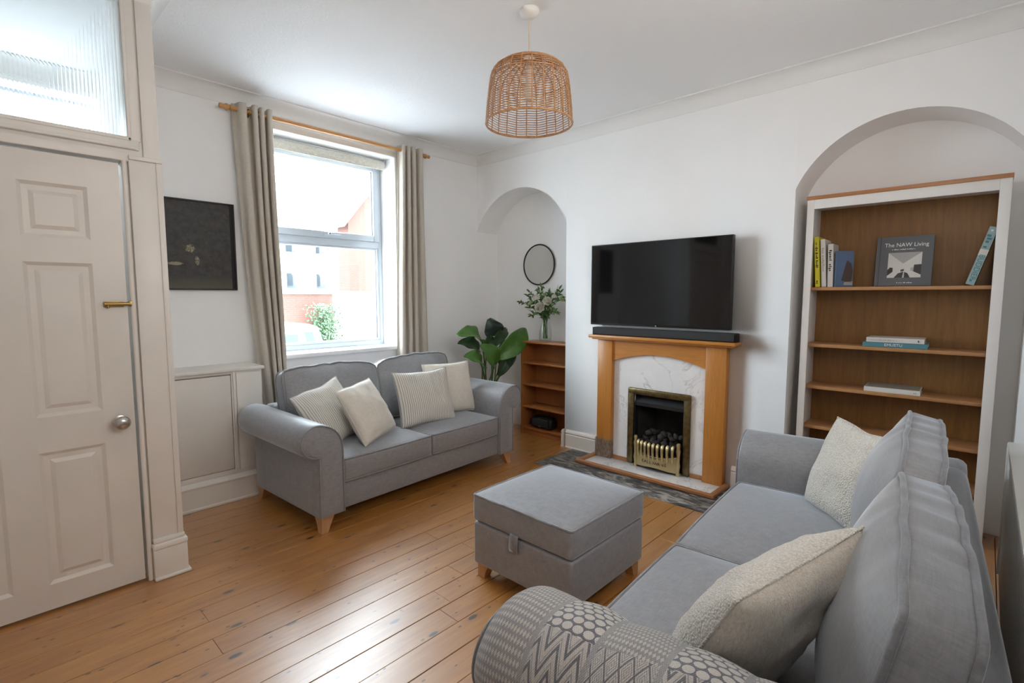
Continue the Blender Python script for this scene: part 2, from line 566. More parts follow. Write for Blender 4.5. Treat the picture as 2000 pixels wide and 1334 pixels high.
def tube_me(pts, r, seg=8, closed=False, caps=True, rads=None):
    pts = [Vector(p) for p in pts]
    n = len(pts)
    vs, fs = [], []
    up = None
    for i, p in enumerate(pts):
        a = pts[(i - 1) % n] if (closed or i > 0) else p
        c = pts[(i + 1) % n] if (closed or i < n - 1) else p
        t = (c - a)
        t = t.normalized() if t.length > 1e-9 else Vector((0, 0, 1))
        if up is None:
            up = Vector((0, 0, 1)) if abs(t.z) < .9 else Vector((1, 0, 0))
        s_ = t.cross(up)
        if s_.length < 1e-6: s_ = t.cross(Vector((1, 0, 0)))
        s_.normalize(); up = s_.cross(t).normalized()
        rr = rads[i] if rads else r
        for k in range(seg):
            an = 2 * PI * k / seg
            vs.append(p + (s_ * math.cos(an) + up * math.sin(an)) * rr)
    m_ = n if closed else n - 1
    for i in range(m_):
        j = (i + 1) % n
        for k in range(seg):
            l = (k + 1) % seg
            fs.append([i * seg + k, i * seg + l, j * seg + l, j * seg + k])
    if not closed and caps:
        fs.append(list(range(seg))[::-1]); fs.append([(n - 1) * seg + k for k in range(seg)])
    return pyd(vs, fs)


def tube(name, pts, r, mat, parent=None, seg=8, closed=False, world=True, rads=None):
    return link(name, tube_me(pts, r, seg, closed, True, rads), mat, parent, None, 60, world)


def empty(name, loc=(0, 0, 0), rz=0.0, label=None, cat=None, group=None, kind=None):
    o = bpy.data.objects.new(name, None)
    COL.objects.link(o)
    o.empty_display_size = .1
    o.location = loc; o.rotation_euler = (0, 0, rz)
    return tag(o, label, cat, group, kind)


def tag(o, label=None, cat=None, group=None, kind=None):
    if label: o['label'] = label
    if cat: o['category'] = cat
    if group: o['group'] = group
    if kind: o['kind'] = kind
    return o


def struct(o, label=None, cat=None): return tag(o, label, cat, None, 'structure')


def text(name, body, size, mat, parent, mtx, extrude=.0004, align='CENTER', sx=1.0):
    c = bpy.data.curves.new(name, 'FONT')
    c.body = body; c.size = size; c.extrude = extrude
    c.align_x = align; c.align_y = 'CENTER'
    c.resolution_u = 3
    c.materials.append(M[mat])
    tmp = bpy.data.objects.new(name + '_tmp', c)
    COL.objects.link(tmp)
    dg = bpy.context.evaluated_depsgraph_get()
    me = bpy.data.meshes.new_from_object(tmp.evaluated_get(dg))
    bpy.data.objects.remove(tmp, do_unlink=True)
    bpy.data.curves.remove(c)
    me.transform(Matrix.Diagonal((sx, 1, 1, 1)))
    if not me.materials: me.materials.append(M[mat])
    o = bpy.data.objects.new(name, me)
    COL.objects.link(o)
    o.parent = parent
    o.matrix_parent_inverse = wmat(parent).inverted()
    o.matrix_basis = mtx
    return o


def basis(right, up, loc):
    """matrix with local x=right, y=up, z=right x up"""
    r = Vector(right).normalized(); u = Vector(up); u = (u - r * u.dot(r)).normalized(); n = r.cross(u)
    return Matrix(((r.x, u.x, n.x, loc[0]), (r.y, u.y, n.y, loc[1]), (r.z, u.z, n.z, loc[2]), (0, 0, 0, 1)))


M['ink_white'] = Mat('white_ink', (.75, .73, .70), .6).m
M['ink_dark'] = Mat('dark_ink', (.03, .03, .03), .6).m
M['ink_teal'] = Mat('teal_ink', (.06, .20, .22), .6).m

# ------------------------------------------------------------------ room dimensions
XF, YW, YD, ZC = 3.62, 3.885, 2.866, 2.765
XB = 3.92            # back of the alcoves
XL, YR = -0.50, -0.25
YWO = 4.27           # outer face of the front wall

# ------------------------------------------------------------------ floor
floor = box('floor', XL - .1, XB + .02, YR - .1, YW + .02, -.12, -.022, 'subfloor', None, 0)
struct(floor, 'floor of long varnished pine boards with dark knots', 'floor')
BW = .127
rows = int((YW - YR) / BW) + 2
y0r = 2.43 - 22 * BW
joints = {17: [.59], 18: [.59]}
joint_at = {}
rb = random.Random(3)
k = 0
y = 2.43
rowlist = []
j = 0
while y - j * BW > YR - BW: j += 1
for i in range(-j, 14):
    yb = 2.43 + i * BW
    if yb > YW: break
    rowlist.append((i, yb))
for i, yb in rowlist:
    ya, yz = max(yb, YR), min(yb + BW, YW + .015)
    if yz - ya < .02: continue
    if i == -1: cuts = [.60, 2.35]
    elif i == -3: cuts = [.575, 2.9]
    else: cuts = sorted([rb.uniform(-.1, .4) if rb.random() < .25 else rb.uniform(1.25, 2.1), rb.uniform(2.5, 3.4)])
    xs = [XL] + cuts + [XB]
    for a, b in zip(xs[:-1], xs[1:]):
        if b - a < .1: continue
        dz = rb.uniform(-.0012, .0)
        o = box('floorboard', a + .0007, b - .0007, ya + .0018, yz - .0018, -.022, dz, 'board', floor, .0007, 1)

# ------------------------------------------------------------------ ceiling and walls
ceil = box('ceiling', XL - .1, XB + .1, YR - .1, YWO, ZC, ZC + .08, 'ceiling', None, 0)
struct(ceil, 'white textured plaster ceiling', 'ceiling')

WX0, WX1, WZ0, WZ1 = 1.54, 2.625, .915, 2.575     # window opening
FX0, FX1, FZ0, FZ1 = -.25, .555, 2.22, 2.645          # fanlight over the front door, seen through the reeded glass


def wall_y_me(x0, x1, z0, z1, ya, yb, holes):
    """a wall slab between two y planes with rectangular holes (x0,x1,z0,z1)"""
    xs = sorted({x0, x1, *[h[0] for h in holes], *[h[1] for h in holes]})
    zs = sorted({z0, z1, *[h[2] for h in holes], *[h[3] for h in holes]})
    bm = bmesh.new()
    for i in range(len(xs) - 1):
        for q in range(len(zs) - 1):
            cx, cz = (xs[i] + xs[i + 1]) / 2, (zs[q] + zs[q + 1]) / 2
            if any(h[0] < cx < h[1] and h[2] < cz < h[3] for h in holes): continue
            box_bm(xs[i], xs[i + 1], ya, yb, zs[q], zs[q + 1], 0, 1, bm)
    bmesh.ops.remove_doubles(bm, verts=bm.verts[:], dist=1e-5)
    seen = {}
    for f in bm.faces:
        seen.setdefault(tuple(sorted(v.index for v in f.verts)), []).append(f)
    bm.verts.index_update()
    seen = {}
    for f in list(bm.faces):
        seen.setdefault(tuple(sorted(v.index for v in f.verts)), []).append(f)
    dele = [f for l in seen.values() if len(l) > 1 for f in l]
    bmesh.ops.delete(bm, geom=dele, context='FACES')
    return bm_me(bm)


wall_back = link('wall_back', wall_y_me(XL - .1, XB + .1, -.12, ZC, YW, YWO, [(WX0, WX1, WZ0, WZ1), (FX0, FX1, FZ0, FZ1)]), 'wall')
struct(wall_back, 'white painted front wall holding the window', 'wall')
wall_left = box('wall_left', XL - .12, XL, YR - .1, YW, -.02, ZC, 'wall', None, 0)
struct(wall_left, 'plain white side wall', 'wall')
wall_rear = box('wall_rear', XL - .1, XB + .1, YR - .12, YR, -.02, ZC, 'wall', None, 0)
struct(wall_rear, 'plain white rear wall behind the radiator', 'wall')

# fireplace wall with two arched alcoves
LA = dict(y0=2.735, y1=YW, zs=2.02, za=2.385)      # left alcove
RA = dict(y0=-.145, y1=.93, zs=2.035, za=2.393)    # right alcove


def arch_pts(a, n=28):
    h = (a['y1'] - a['y0']) / 2; c = (a['y0'] + a['y1']) / 2; s_ = a['za'] - a['zs']
    r = (h * h + s_ * s_) / (2 * s_); zc = a['za'] - r
    t = math.asin(h / r)
    return [(c - r * math.sin(t - 2 * t * i / n), zc + r * math.cos(t - 2 * t * i / n)) for i in range(n + 1)]


HY0, HY1, HZ1 = 1.597, 2.023, .589                 # fire opening
vs, fs = [], []


def quad(*p):
    b = len(vs); vs.extend(p); fs.append(list(range(b, b + len(p))))


def skin(ya, yb, za, zb): quad((XF, ya, za), (XF, yb, za), (XF, yb, zb), (XF, ya, zb))


skin(YR - .1, RA['y0'], -.02, ZC)
skin(RA['y1'], HY0, -.02, ZC)
skin(HY1, LA['y0'], -.02, ZC)
skin(HY0, HY1, HZ1, ZC)
skin(HY0, HY1, -.02, .012)
for A in (LA, RA):
    p = arch_pts(A)
    for a, b in zip(p[:-1], p[1:]):
        quad((XF, a[0], a[1]), (XF, b[0], b[1]), (XF, b[0], ZC), (XF, a[0], ZC))
        quad((XF, a[0], a[1]), (XF, b[0], b[1]), (XB, b[0], b[1]), (XB, a[0], a[1]))
    for yy in (A['y0'], A['y1']):
        if A is LA and yy == A['y1']: continue
        quad((XF, yy, -.02), (XB, yy, -.02), (XB, yy, A['zs']), (XF, yy, A['zs']))
    quad((XB, A['y0'], -.02), (XB, A['y1'], -.02), (XB, A['y1'], A['za'] + .02), (XB, A['y0'], A['za'] + .02))
quad((XB + .1, YR - .1, -.02), (XB + .1, YWO, -.02), (XB + .1, YWO, ZC), (XB + .1, YR - .1, ZC))
wme = pyd(vs, fs, fix=False)
bm = bmesh.new(); bm.from_mesh(wme)
bmesh.ops.remove_doubles(bm, verts=bm.verts[:], dist=1e-5)
bm.to_mesh(wme); bm.free()
wall_right = link('wall_right', wme, 'wall', smooth=30)
struct(wall_right, 'white fireplace wall with two arched alcoves', 'wall')

# lobby in the corner: door wall and its side return
DX0, DX1, DZ = -.290, .492, 1.952
TX0, TX1, TZ0, TZ1 = -.33, .532, 2.068, 2.70
lob = wall_y_me(XL - .1, .648, 0, ZC, YD, YD + .10, [(DX0 - .012, DX1 + .016, 0, DZ + .012), (TX0, TX1, TZ0, TZ1)])
wall_entry = link('wall_entry', lob, 'trim')
struct(wall_entry, 'cream painted lobby partition holding the panelled door', 'wall')
wall_lobby = box('wall_lobby', .56, .648, YD + .10, YW, 0, ZC, 'wall', None, 0)
struct(wall_lobby, 'side return of the entrance lobby', 'wall')


# coving: a quarter-round run between wall and ceiling
def coving(name, a, b, nrm, s1=.085, s2=.085, label=None):
    """a,b: wall-line end points (x,y); nrm: unit vector into the room"""
    prof = [(0, s1 + .008), (.006, s1 + .008), (.008, s1)]
    n = 8
    for i in range(n + 1):
        t = PI / 2 * i / n
        prof.append((.008 + (s2 - .008) * (1 - math.cos(t)), s1 - (s1 - .008) * math.sin(t)))
    prof += [(s2 + .008, .008), (s2 + .008, 0), (0, 0)]
    A, B, Nn = Vector((*a, 0)), Vector((*b, 0)), Vector((*nrm, 0))
    n = len(prof)
    vs_ = []
    for P_ in (A, B):
        for d, h in prof: vs_.append(P_ + Nn * d + Vector((0, 0, ZC - h)))
    fs_ = [[i, (i + 1) % n, n + (i + 1) % n, n + i] for i in range(n)] + [list(range(n)), list(range(n, 2 * n))]
    o = link(name, pyd(vs_, fs_), 'coving', smooth=40)
    struct(o, label, 'coving')
    return o


coving('trim_1', (.648, YW), (XF, YW), (0, -1), label='plaster coving along the window wall')
coving('trim_2', (XF, YR), (XF, YW), (-1, 0), label='plaster coving along the fireplace wall')
coving('trim_3', (XL, YD), (.648, YD), (0, -1), label='plaster coving above the lobby door')
coving('trim_4', (.648, YD), (.648, YW), (1, 0), label='plaster coving on the lobby side return')
coving('trim_5', (XL, YW), (.56, YW), (0, -1), label='plaster coving inside the lobby behind reeded glass')


def skirting(name, a, b, nrm, h=.165, t=.022, label=None, ext=0.0):
    prof = [(0, 0), (t + .006, 0), (t + .006, .012), (t, .016), (t, h - .045), (t - .004, h - .038), (t + .002, h - .026), (t - .004, h - .012), (.006, h), (0, h)]
    A, B, Nn = Vector((*a, 0)), Vector((*b, 0)), Vector((*nrm, 0))
    d = (B - A).normalized()
    A = A - d * ext; B = B + d * ext
    n = len(prof)
    vs_ = []
    for P_ in (A, B):
        for q, hh in prof: vs_.append(P_ + Nn * q + Vector((0, 0, hh)))
    fs_ = [[i, (i + 1) % n, n + (i + 1) % n, n + i] for i in range(n)] + [list(range(n)), list(range(n, 2 * n))]
    o = link(name, pyd(vs_, fs_), 'trim')
    struct(o, label, 'skirting board')
    return o


skirting('baseboard_right', (XF, 2.392), (XF, LA['y0'] - .024), (-1, 0), label='white skirting board between small alcove and fireplace')
skirting('baseboard_alcove', (XF - .024, LA['y0']), (XB, LA['y0']), (0, 1), label='white skirting board on the side of the chimney breast')
skirting('baseboard_chimney', (XF, .93), (XF, 1.253), (-1, 0), label='white skirting board between fireplace and tall bookcase alcove')
skirting('baseboard_back', (1.36, YW), (XB, YW), (0, -1), label='white skirting board under the window')

# faint vertical board joints beside the big arch
for i, yj in enumerate((.925,)):
    pass

# ------------------------------------------------------------------ door, frame, transom
door = empty('door_1', (DX0, YD, 0), 0, 'cream painted six-panel inner door with round steel knob', 'door', None, 'structure')
pan = [(.156, .378), (-.176, .046)]
rowsz = [(1.605, 1.83), (.852, 1.503), (.122, .70)]
DY0, DY1 = YD + .006, YD + .046
xs = [DX0, pan[1][0], pan[1][1], pan[0][0], pan[0][1], DX1]
for a, b in ((xs[0], xs[1]), (xs[2], xs[3]), (xs[4], xs[5])):
    box('stile', a, b, DY0, DY1, .012, DZ, 'door', door, 0)
zr = [(.012, .122), (.70, .852), (1.503, 1.605), (1.83, DZ)]
for px0, px1 in pan:
    for a, b in zr:
        box('rail', px0, px1, DY0, DY1, a, b, 'door', door, 0)
    for z0, z1 in rowsz:
        b = bmesh.new()
        # raised and fielded panel: moulding slope, flat margin, bevel, field
        rings = [(0, .0), (.014, .011), (.034, .012), (.050, .004), (.052, .004)]
        loops = []
        for ins, dep in rings:
            loops.append([b.verts.new((x, DY0 + dep, z)) for x, z in ((px0 + ins, z0 + ins), (px1 - ins, z0 + ins), (px1 - ins, z1 - ins), (px0 + ins, z1 - ins))])
        for l1, l2 in zip(loops[:-1], loops[1:]):
            for q in range(4): b.faces.new((l1[q], l1[(q + 1) % 4], l2[(q + 1) % 4], l2[q]))
        b.faces.new(loops[-1])
        back = [b.verts.new((x, DY1 - .004, z)) for x, z in ((px0, z0), (px1, z0), (px1, z1), (px0, z1))]
        for q in range(4): b.faces.new((loops[0][q], back[q], back[(q + 1) % 4], loops[0][(q + 1) % 4]))
        b.faces.new(back)
        link('panel', bm_me(b), 'door', door, world=True)
# knob and bolt
kn_ = link('door_knob', lathe_me([(0, 0), (.026, 0), (.027, .004), (.012, .008), (.010, .028), (.020, .034), (.030, .046), (.031, .056), (.024, .066), (.010, .070), (0, .0705)], 28), 'chrome', door, None, 50)
kn_.rotation_euler = (R(90), 0, 0)
kn_.location = (.436 - DX0, .006, .79)
blt = empty('bolt', (.405 - DX0, .006, 1.324)); blt.parent = door
box('bolt_plate', .405, .478, YD - .001, YD + .006, 1.312, 1.337, 'antique', blt, .0015)
o = tube('bolt_rod', [(.407, YD - .007, 1.326), (.503, YD - .007, 1.326)], .0085, 'antique', blt, 10)
tube('bolt_knob', [(.420, YD - .007, 1.322), (.420, YD - .012, 1.308)], .005, 'antique', blt, 8)
box('bolt_keep', .494, .512, YD - .013, YD - .001, 1.314, 1.338, 'antique', blt, .002)

# frame mouldings on the partition
tr6 = empty('trim_6', (.52, YD, 0), 0, 'cream painted door casing, wide post and plinth block', 'door frame', None, 'structure')
# bead round the doorway, rounded, standing proud
for nm, pts in (('stop_bead', [(DX1 + .020, YD - .004, 0), (DX1 + .020, YD - .004, DZ + .018), ]),):
    tube(nm, pts, .011, 'trim', tr6, 10)
box('door_head', DX0 - .05, .5305, YD - .014, YD + .002, DZ + .012, DZ + .050, 'trim', tr6, .004)
box('post', .527, .648, YD - .018, YD, .20, 1.972, 'trim', tr6, .004)
box('post_cap', .527, .655, YD - .026, YD, 1.972, 1.992, 'trim', tr6, .004)
box('post_edge', .628, .652, YD - .024, YD - .017, .20, 1.972, 'trim', tr6, .003)
box('post_upper', .585, .648, YD - .014, YD, 1.992, ZC - .09, 'trim', tr6, .004)
b = bmesh.new()
pl = empty('plinth_block', (.59, YD, 0)); pl.parent = tr6; pl.matrix_parent_inverse = wmat(tr6).inverted()
box('plinth_face', .522, .662, YD - .040, YD + .06, .0, .150, 'trim', pl, .004)
box('plinth_moulding', .520, .665, YD - .046, YD + .06, .150, .178, 'trim', pl, .008)
box('plinth_top', .524, .656, YD - .034, YD + .05, .178, .200, 'trim', pl, .007)
box('plinth_foot', .520, .672, YD - .052, YD + .06, 0, .014, 'trim', pl, .005)

win2 = empty('window_2', (.1, YD, TZ0), 0, 'reeded glass transom light above the cream door', 'window', None, 'structure')
f = .042
for nm, a in (('transom_rail', (TX0 - .03, TX1 + .04, YD - .012, YD + .05, TZ0 - .050, TZ0 - .004)),
              ('transom_stile', (TX1 + .004, TX1 + .046, YD - .010, YD + .05, TZ0 - .01, TZ1 + .02)),
              ('transom_bead', (TX0, TX1 + .012, YD - .016, YD + .02, TZ0 - .012, TZ0 + .004)),
              ('transom_bead', (TX1 - .002, TX1 + .012, YD - .016, YD + .02, TZ0 - .012, TZ1))):
    box(nm, *a, 'trim', win2, .004)
box('transom_moulding', TX0 - .05, .560, YD - .022, YD, 2.018, 2.034, 'trim', win2, .006)
# reeded pane: vertical half-round reeds on the room side
vs, fs = [], []
nre = int((TX1 - TX0) / .0135)
pit = (TX1 - TX0) / nre
per = 6
cols = []
for i in range(nre):
    for q in range(per):
        t = q / per
        cols.append((TX0 + (i + t) * pit, -.0022 * math.sin(PI * t) ** .8 if t > 0 else 0))
cols.append((TX1, 0))
for x, d in cols:
    vs += [(x, YD + .030 + d, TZ0 - .004), (x, YD + .030 + d, TZ1 + .004)]
nc = len(cols)
for i in range(nc - 1): fs.append([2 * i, 2 * i + 2, 2 * i + 3, 2 * i + 1])
bk = len(vs)
vs += [(TX0, YD + .035, TZ0 - .004), (TX0, YD + .035, TZ1 + .004), (TX1, YD + .035, TZ0 - .004), (TX1, YD + .035, TZ1 + .004)]
fs.append([bk, bk + 1, bk + 3, bk + 2])
link('reeded_pane', pyd(vs, fs), 'reeded', win2, None, 50, True)
# fanlight in the front wall of the lobby
win3 = empty('window_3', (0, YW + .1, FZ0), 0, 'bright fanlight over the street door, seen through reeded glass', 'window', None, 'structure')
box('fanlight_frame', FX0, FX1, YW + .12, YW + .18, FZ0, FZ0 + .02, 'upvc', win3)
box('fanlight_frame', FX0, FX1, YW + .12, YW + .18, FZ1 - .02, FZ1, 'upvc', win3)
box('fanlight_pane', FX0, FX1, YW + .145, YW + .151, FZ0 + .02, FZ1 - .02, 'pane', win3, 0)

# ------------------------------------------------------------------ window
win = empty('window_1', (2.08, 4.12, WZ0), 0, 'white framed window with top-hung upper sash looking onto the street', 'window', None, 'structure')
Y0, Y1 = 4.10, 4.165
ft = .034
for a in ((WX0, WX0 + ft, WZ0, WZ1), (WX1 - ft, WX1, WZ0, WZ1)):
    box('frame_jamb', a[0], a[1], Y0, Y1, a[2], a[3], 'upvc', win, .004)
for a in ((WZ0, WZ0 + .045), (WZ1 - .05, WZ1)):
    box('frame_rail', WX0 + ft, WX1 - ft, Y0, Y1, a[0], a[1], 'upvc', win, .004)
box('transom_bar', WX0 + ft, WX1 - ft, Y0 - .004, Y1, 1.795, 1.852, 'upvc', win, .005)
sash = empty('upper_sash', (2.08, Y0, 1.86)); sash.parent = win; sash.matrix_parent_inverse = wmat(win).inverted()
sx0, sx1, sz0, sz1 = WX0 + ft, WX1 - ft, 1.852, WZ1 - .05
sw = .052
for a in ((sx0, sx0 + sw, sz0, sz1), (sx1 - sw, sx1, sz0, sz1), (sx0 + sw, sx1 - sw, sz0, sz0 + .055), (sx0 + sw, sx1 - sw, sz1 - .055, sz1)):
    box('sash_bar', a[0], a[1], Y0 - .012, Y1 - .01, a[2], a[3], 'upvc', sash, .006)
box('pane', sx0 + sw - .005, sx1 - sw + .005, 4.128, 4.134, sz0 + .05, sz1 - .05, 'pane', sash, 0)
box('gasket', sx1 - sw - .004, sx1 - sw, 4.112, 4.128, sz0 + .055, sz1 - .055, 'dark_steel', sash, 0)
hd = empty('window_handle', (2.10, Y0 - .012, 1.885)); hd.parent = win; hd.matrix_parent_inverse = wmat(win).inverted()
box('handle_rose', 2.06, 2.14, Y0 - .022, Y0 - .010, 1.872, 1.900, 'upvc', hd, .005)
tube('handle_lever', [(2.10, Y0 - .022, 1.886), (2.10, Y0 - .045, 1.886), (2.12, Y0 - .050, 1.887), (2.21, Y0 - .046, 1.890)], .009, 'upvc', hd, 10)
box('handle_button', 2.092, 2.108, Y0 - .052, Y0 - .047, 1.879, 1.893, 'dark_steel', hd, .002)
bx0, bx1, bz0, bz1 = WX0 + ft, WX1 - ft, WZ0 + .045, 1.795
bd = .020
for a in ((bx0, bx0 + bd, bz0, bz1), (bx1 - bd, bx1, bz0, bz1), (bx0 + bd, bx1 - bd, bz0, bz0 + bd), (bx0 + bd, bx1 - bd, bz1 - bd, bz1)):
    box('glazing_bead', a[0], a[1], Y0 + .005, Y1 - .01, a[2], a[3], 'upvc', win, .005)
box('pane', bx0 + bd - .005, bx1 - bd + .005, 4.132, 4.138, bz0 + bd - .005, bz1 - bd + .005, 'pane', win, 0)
box('gasket', bx1 - bd - .003, bx1 - bd, 4.118, 4.132, bz0 + bd, bz1 - bd, 'dark_steel', win, 0)
sill = box('trim_7', WX0 - .02, WX1 + .02, YW - .035, 4.10, WZ0 - .03, WZ0 + .004, 'sill', None, .006)
struct(sill, 'white window board inside the window', 'window sill')
# architrave on the wall face around the opening
arc = empty('trim_8', (2.08, YW, WZ1), 0, 'white moulded architrave round the window opening', 'architrave', None, 'structure')
box('architrave_head', WX0 - .05, WX1 + .05, YW - .016, YW, WZ1, WZ1 + .042, 'trim', arc, .005)
for xa, xb in ((WX0 - .05, WX0), (WX1, WX1 + .05)):
    box('architrave_side', xa, xb, YW - .016, YW, WZ0 + .004, WZ1, 'trim', arc, .005)
# roller blind rolled up under the lintel
bl_ = empty('roller_blind', (2.08, 4.03, 2.55), 0, 'cream roller blind rolled up at the top of the window', 'blind')
tube('roll', [(WX0 + .02, 4.03, 2.532), (WX1 - .02, 4.03, 2.532)], .030, 'blind', bl_, 20)
box('blind_bar', WX0 + .02, WX1 - .02, 3.996, 4.004, 2.476, 2.535, 'blind', bl_, .003)
box('bracket', WX1 - .020, WX1 - .012, 4.0, 4.065, 2.495, 2.57, 'upvc', bl_, .002)
box('bracket', WX0 + .012, WX0 + .020, 4.0, 4.065, 2.495, 2.57, 'upvc', bl_, .002)

# ------------------------------------------------------------------ curtain rod and curtains
YR_ = YW - .09
rod = empty('curtain_rod', (2.08, YR_, 2.624), 0, 'wooden curtain pole with turned finials above the window', 'curtain pole')
M['pole'] = wood('pine_pole', (.45, .21, .07), (.55, .28, .10), (1.2, 14, 14), .4)
tube('pole', [(1.29, YR_, 2.624), (2.87, YR_, 2.624)], .0135, 'pole', rod, 14)
for sgn, xe in ((-1, 1.29), (1, 2.87)):
    fo = link('finial', lathe_me([(0, 0), (.018, 0), (.018, .012), (.013, .016), (.020, .026), (.021, .036), (.013, .050), (.012, .058), (.016, .066), (.014, .078), (0, .082)], 16), 'antique' if False else 'pole', rod, None, 50)
    fo.rotation_euler = (0, R(90) * sgn, 0)
    fo.location = (xe - 2.08, 0, 0)
for xe in (1.40, 2.76):
    tube('bracket', [(xe, YW, 2.60), (xe, YR_ + .02, 2.60), (xe, YR_, 2.610)], .007, 'antique', rod, 8)


def curtain(name, xt0, xt1, xb0, xb1, zb, folds, label, seed, broad=1, bow=0.0):
    rr = random.Random(seed)
    nx, nz = 22 * folds, 44
    root = empty(name, ((xt0 + xt1) / 2, YR_, zb), 0, label, 'curtain', 'pair of beige curtains at the window')
    vs_, fs_ = [], []
    ph = [rr.uniform(-.5, .5) for _ in range(folds + 1)]
    ztop = 2.668
    for q in range(nz + 1):
        t = q / nz
        z = ztop + (zb - ztop) * t
        tt = t ** 1.15
        for i in range(nx + 1):
            s_ = i / nx
            # uneven folds: the first, broad one faces the room
            g_ = s_ if broad > 0 else 1 - s_
            w = g_ / .40 * .25 if g_ < .40 else .25 + (g_ - .40) / .60 * .75
            if broad < 0: w = 1 - w
            amp = .048 * (1 - .25 * t)
            a = w * folds * PI * 2
            k_ = ph[min(folds, int(w * folds))]
            dy = amp * math.cos(a) + .010 * math.sin(3.1 * t + k_ * 4 + s_ * 5)
            fold_x = .012 * math.sin(a * 2)
            x = (xt0 + (xt1 - xt0) * s_) * (1 - tt) + (xb0 + (xb1 - xb0) * s_) * tt + fold_x * .6
            x += bow * math.sin(PI * t) + .006 * math.sin(9 * t + s_ * 4) * t
            vs_.append((x, YR_ + dy * .78 - .004, z))
    W_ = nx + 1
    for q in range(nz):
        for i in range(nx):
            fs_.append([q * W_ + i, q * W_ + i + 1, (q + 1) * W_ + i + 1, (q + 1) * W_ + i])
    me = pyd(vs_, fs_, fix=False)
    o = link('cloth', me, 'curtain', root, None, 80, True)
    sd = o.modifiers.new('thick', 'SOLIDIFY'); sd.thickness = .004; sd.offset = 0
    # metal eyelets where the pole passes through
    for i in range(folds):
        x = xt0 + (xt1 - xt0) * (i + .5) / folds
        g = link('eyelet', tube_me([(0, .020 * math.cos(2 * PI * k / 16), .020 * math.sin(2 * PI * k / 16)) for k in range(16)], .004, 6, True), 'antique', root, None, 60)
        g.location = (x - root.location.x, 0, 2.624 - zb)
    return root


curtain('curtain', 1.300, 1.555, 1.455, 1.615, .06, 4, 'beige linen curtain hanging beside the dark framed picture', 2, bow=-.012)
curtain('curtain', 2.632, 2.880, 2.560, 2.955, .06, 4, 'beige linen curtain on the plant side of the window', 5, -1)

# ------------------------------------------------------------------ framed picture
pic = empty('framed_picture', (1.083, YW, 1.40), 0, 'dark night garden picture in a thin black frame beside the curtain', 'picture')
px0, px1, pz0, pz1 = .869, 1.297, 1.403, 1.995
fw_ = .010
for a in ((px0, px1, pz0, pz0 + fw_), (px0, px1, pz1 - fw_, pz1), (px0, px0 + fw_, pz0 + fw_, pz1 - fw_), (px1 - fw_, px1, pz0 + fw_, pz1 - fw_)):
    box('frame_bar', a[0], a[1], YW - .024, YW - .001, a[2], a[3], 'black_metal', pic, .0015)
me = pyd([(px0 + fw_, YW - .014, pz0 + fw_), (px1 - fw_, YW - .014, pz0 + fw_), (px1 - fw_, YW - .014, pz1 - fw_), (px0 + fw_, YW - .014, pz1 - fw_),
          (px0 + fw_, YW - .002, pz0 + fw_), (px1 - fw_, YW - .002, pz0 + fw_), (px1 - fw_, YW - .002, pz1 - fw_), (px0 + fw_, YW - .002, pz1 - fw_)],
         [[0, 1, 2, 3], [4, 7, 6, 5], [0, 4, 5, 1], [1, 5, 6, 2], [2, 6, 7, 3], [3, 7, 4, 0]])
uvl = me.uv_layers.new()
for p in me.polygons:
    for li in p.loop_indices:
        c = me.vertices[me.loops[li].vertex_index].co
        uvl.data[li].uv = ((c.x - px0) / (px1 - px0), (c.z - pz0) / (pz1 - pz0))
link('print', me, 'print', pic, world=True)

# ------------------------------------------------------------------ boxed-in cupboard under the picture
cup = empty('meter_cupboard', (1.0, 3.6, 0), 0, 'low cream built-in cupboard with flush door under the picture', 'cupboard')
CY = 3.605
box('carcass', .650, 1.335, CY + .03, YW - .001, .17, .868, 'trim', cup, .003)
box('face_panel', 1.142, 1.335, CY, CY + .03, .17, .868, 'trim', cup, .002)
box('face_rail', .650, 1.142, CY, CY + .03, .850, .868, 'trim', cup, .002)
box('face_rail', .650, 1.142, CY, CY + .03, .17, .212, 'trim', cup, .002)
box('top_ledge', .650, 1.350, CY - .022, YW - .001, .868, .890, 'trim', cup, .005)
cd = box('cupboard_door', .655, 1.138, CY - .004, CY + .018, .216, .845, 'door', cup, .003)
box('side_panel', 1.172, 1.325, CY - .008, CY, .20, .855, 'trim', cup, .003)
box('side_bead', 1.150, 1.166, CY - .012, CY, .19, .868, 'trim', cup, .004)
me = prism_me([(CY + .01, 0), (CY - .022, 0), (CY - .022, .012), (CY - .016, .018), (CY - .016, .135), (CY - .020, .150), (CY - .010, .165), (CY - .004, .178), (CY + .01, .178)], .650, 1.335, 'x')
link('skirting', me, 'trim', cup, world=True)


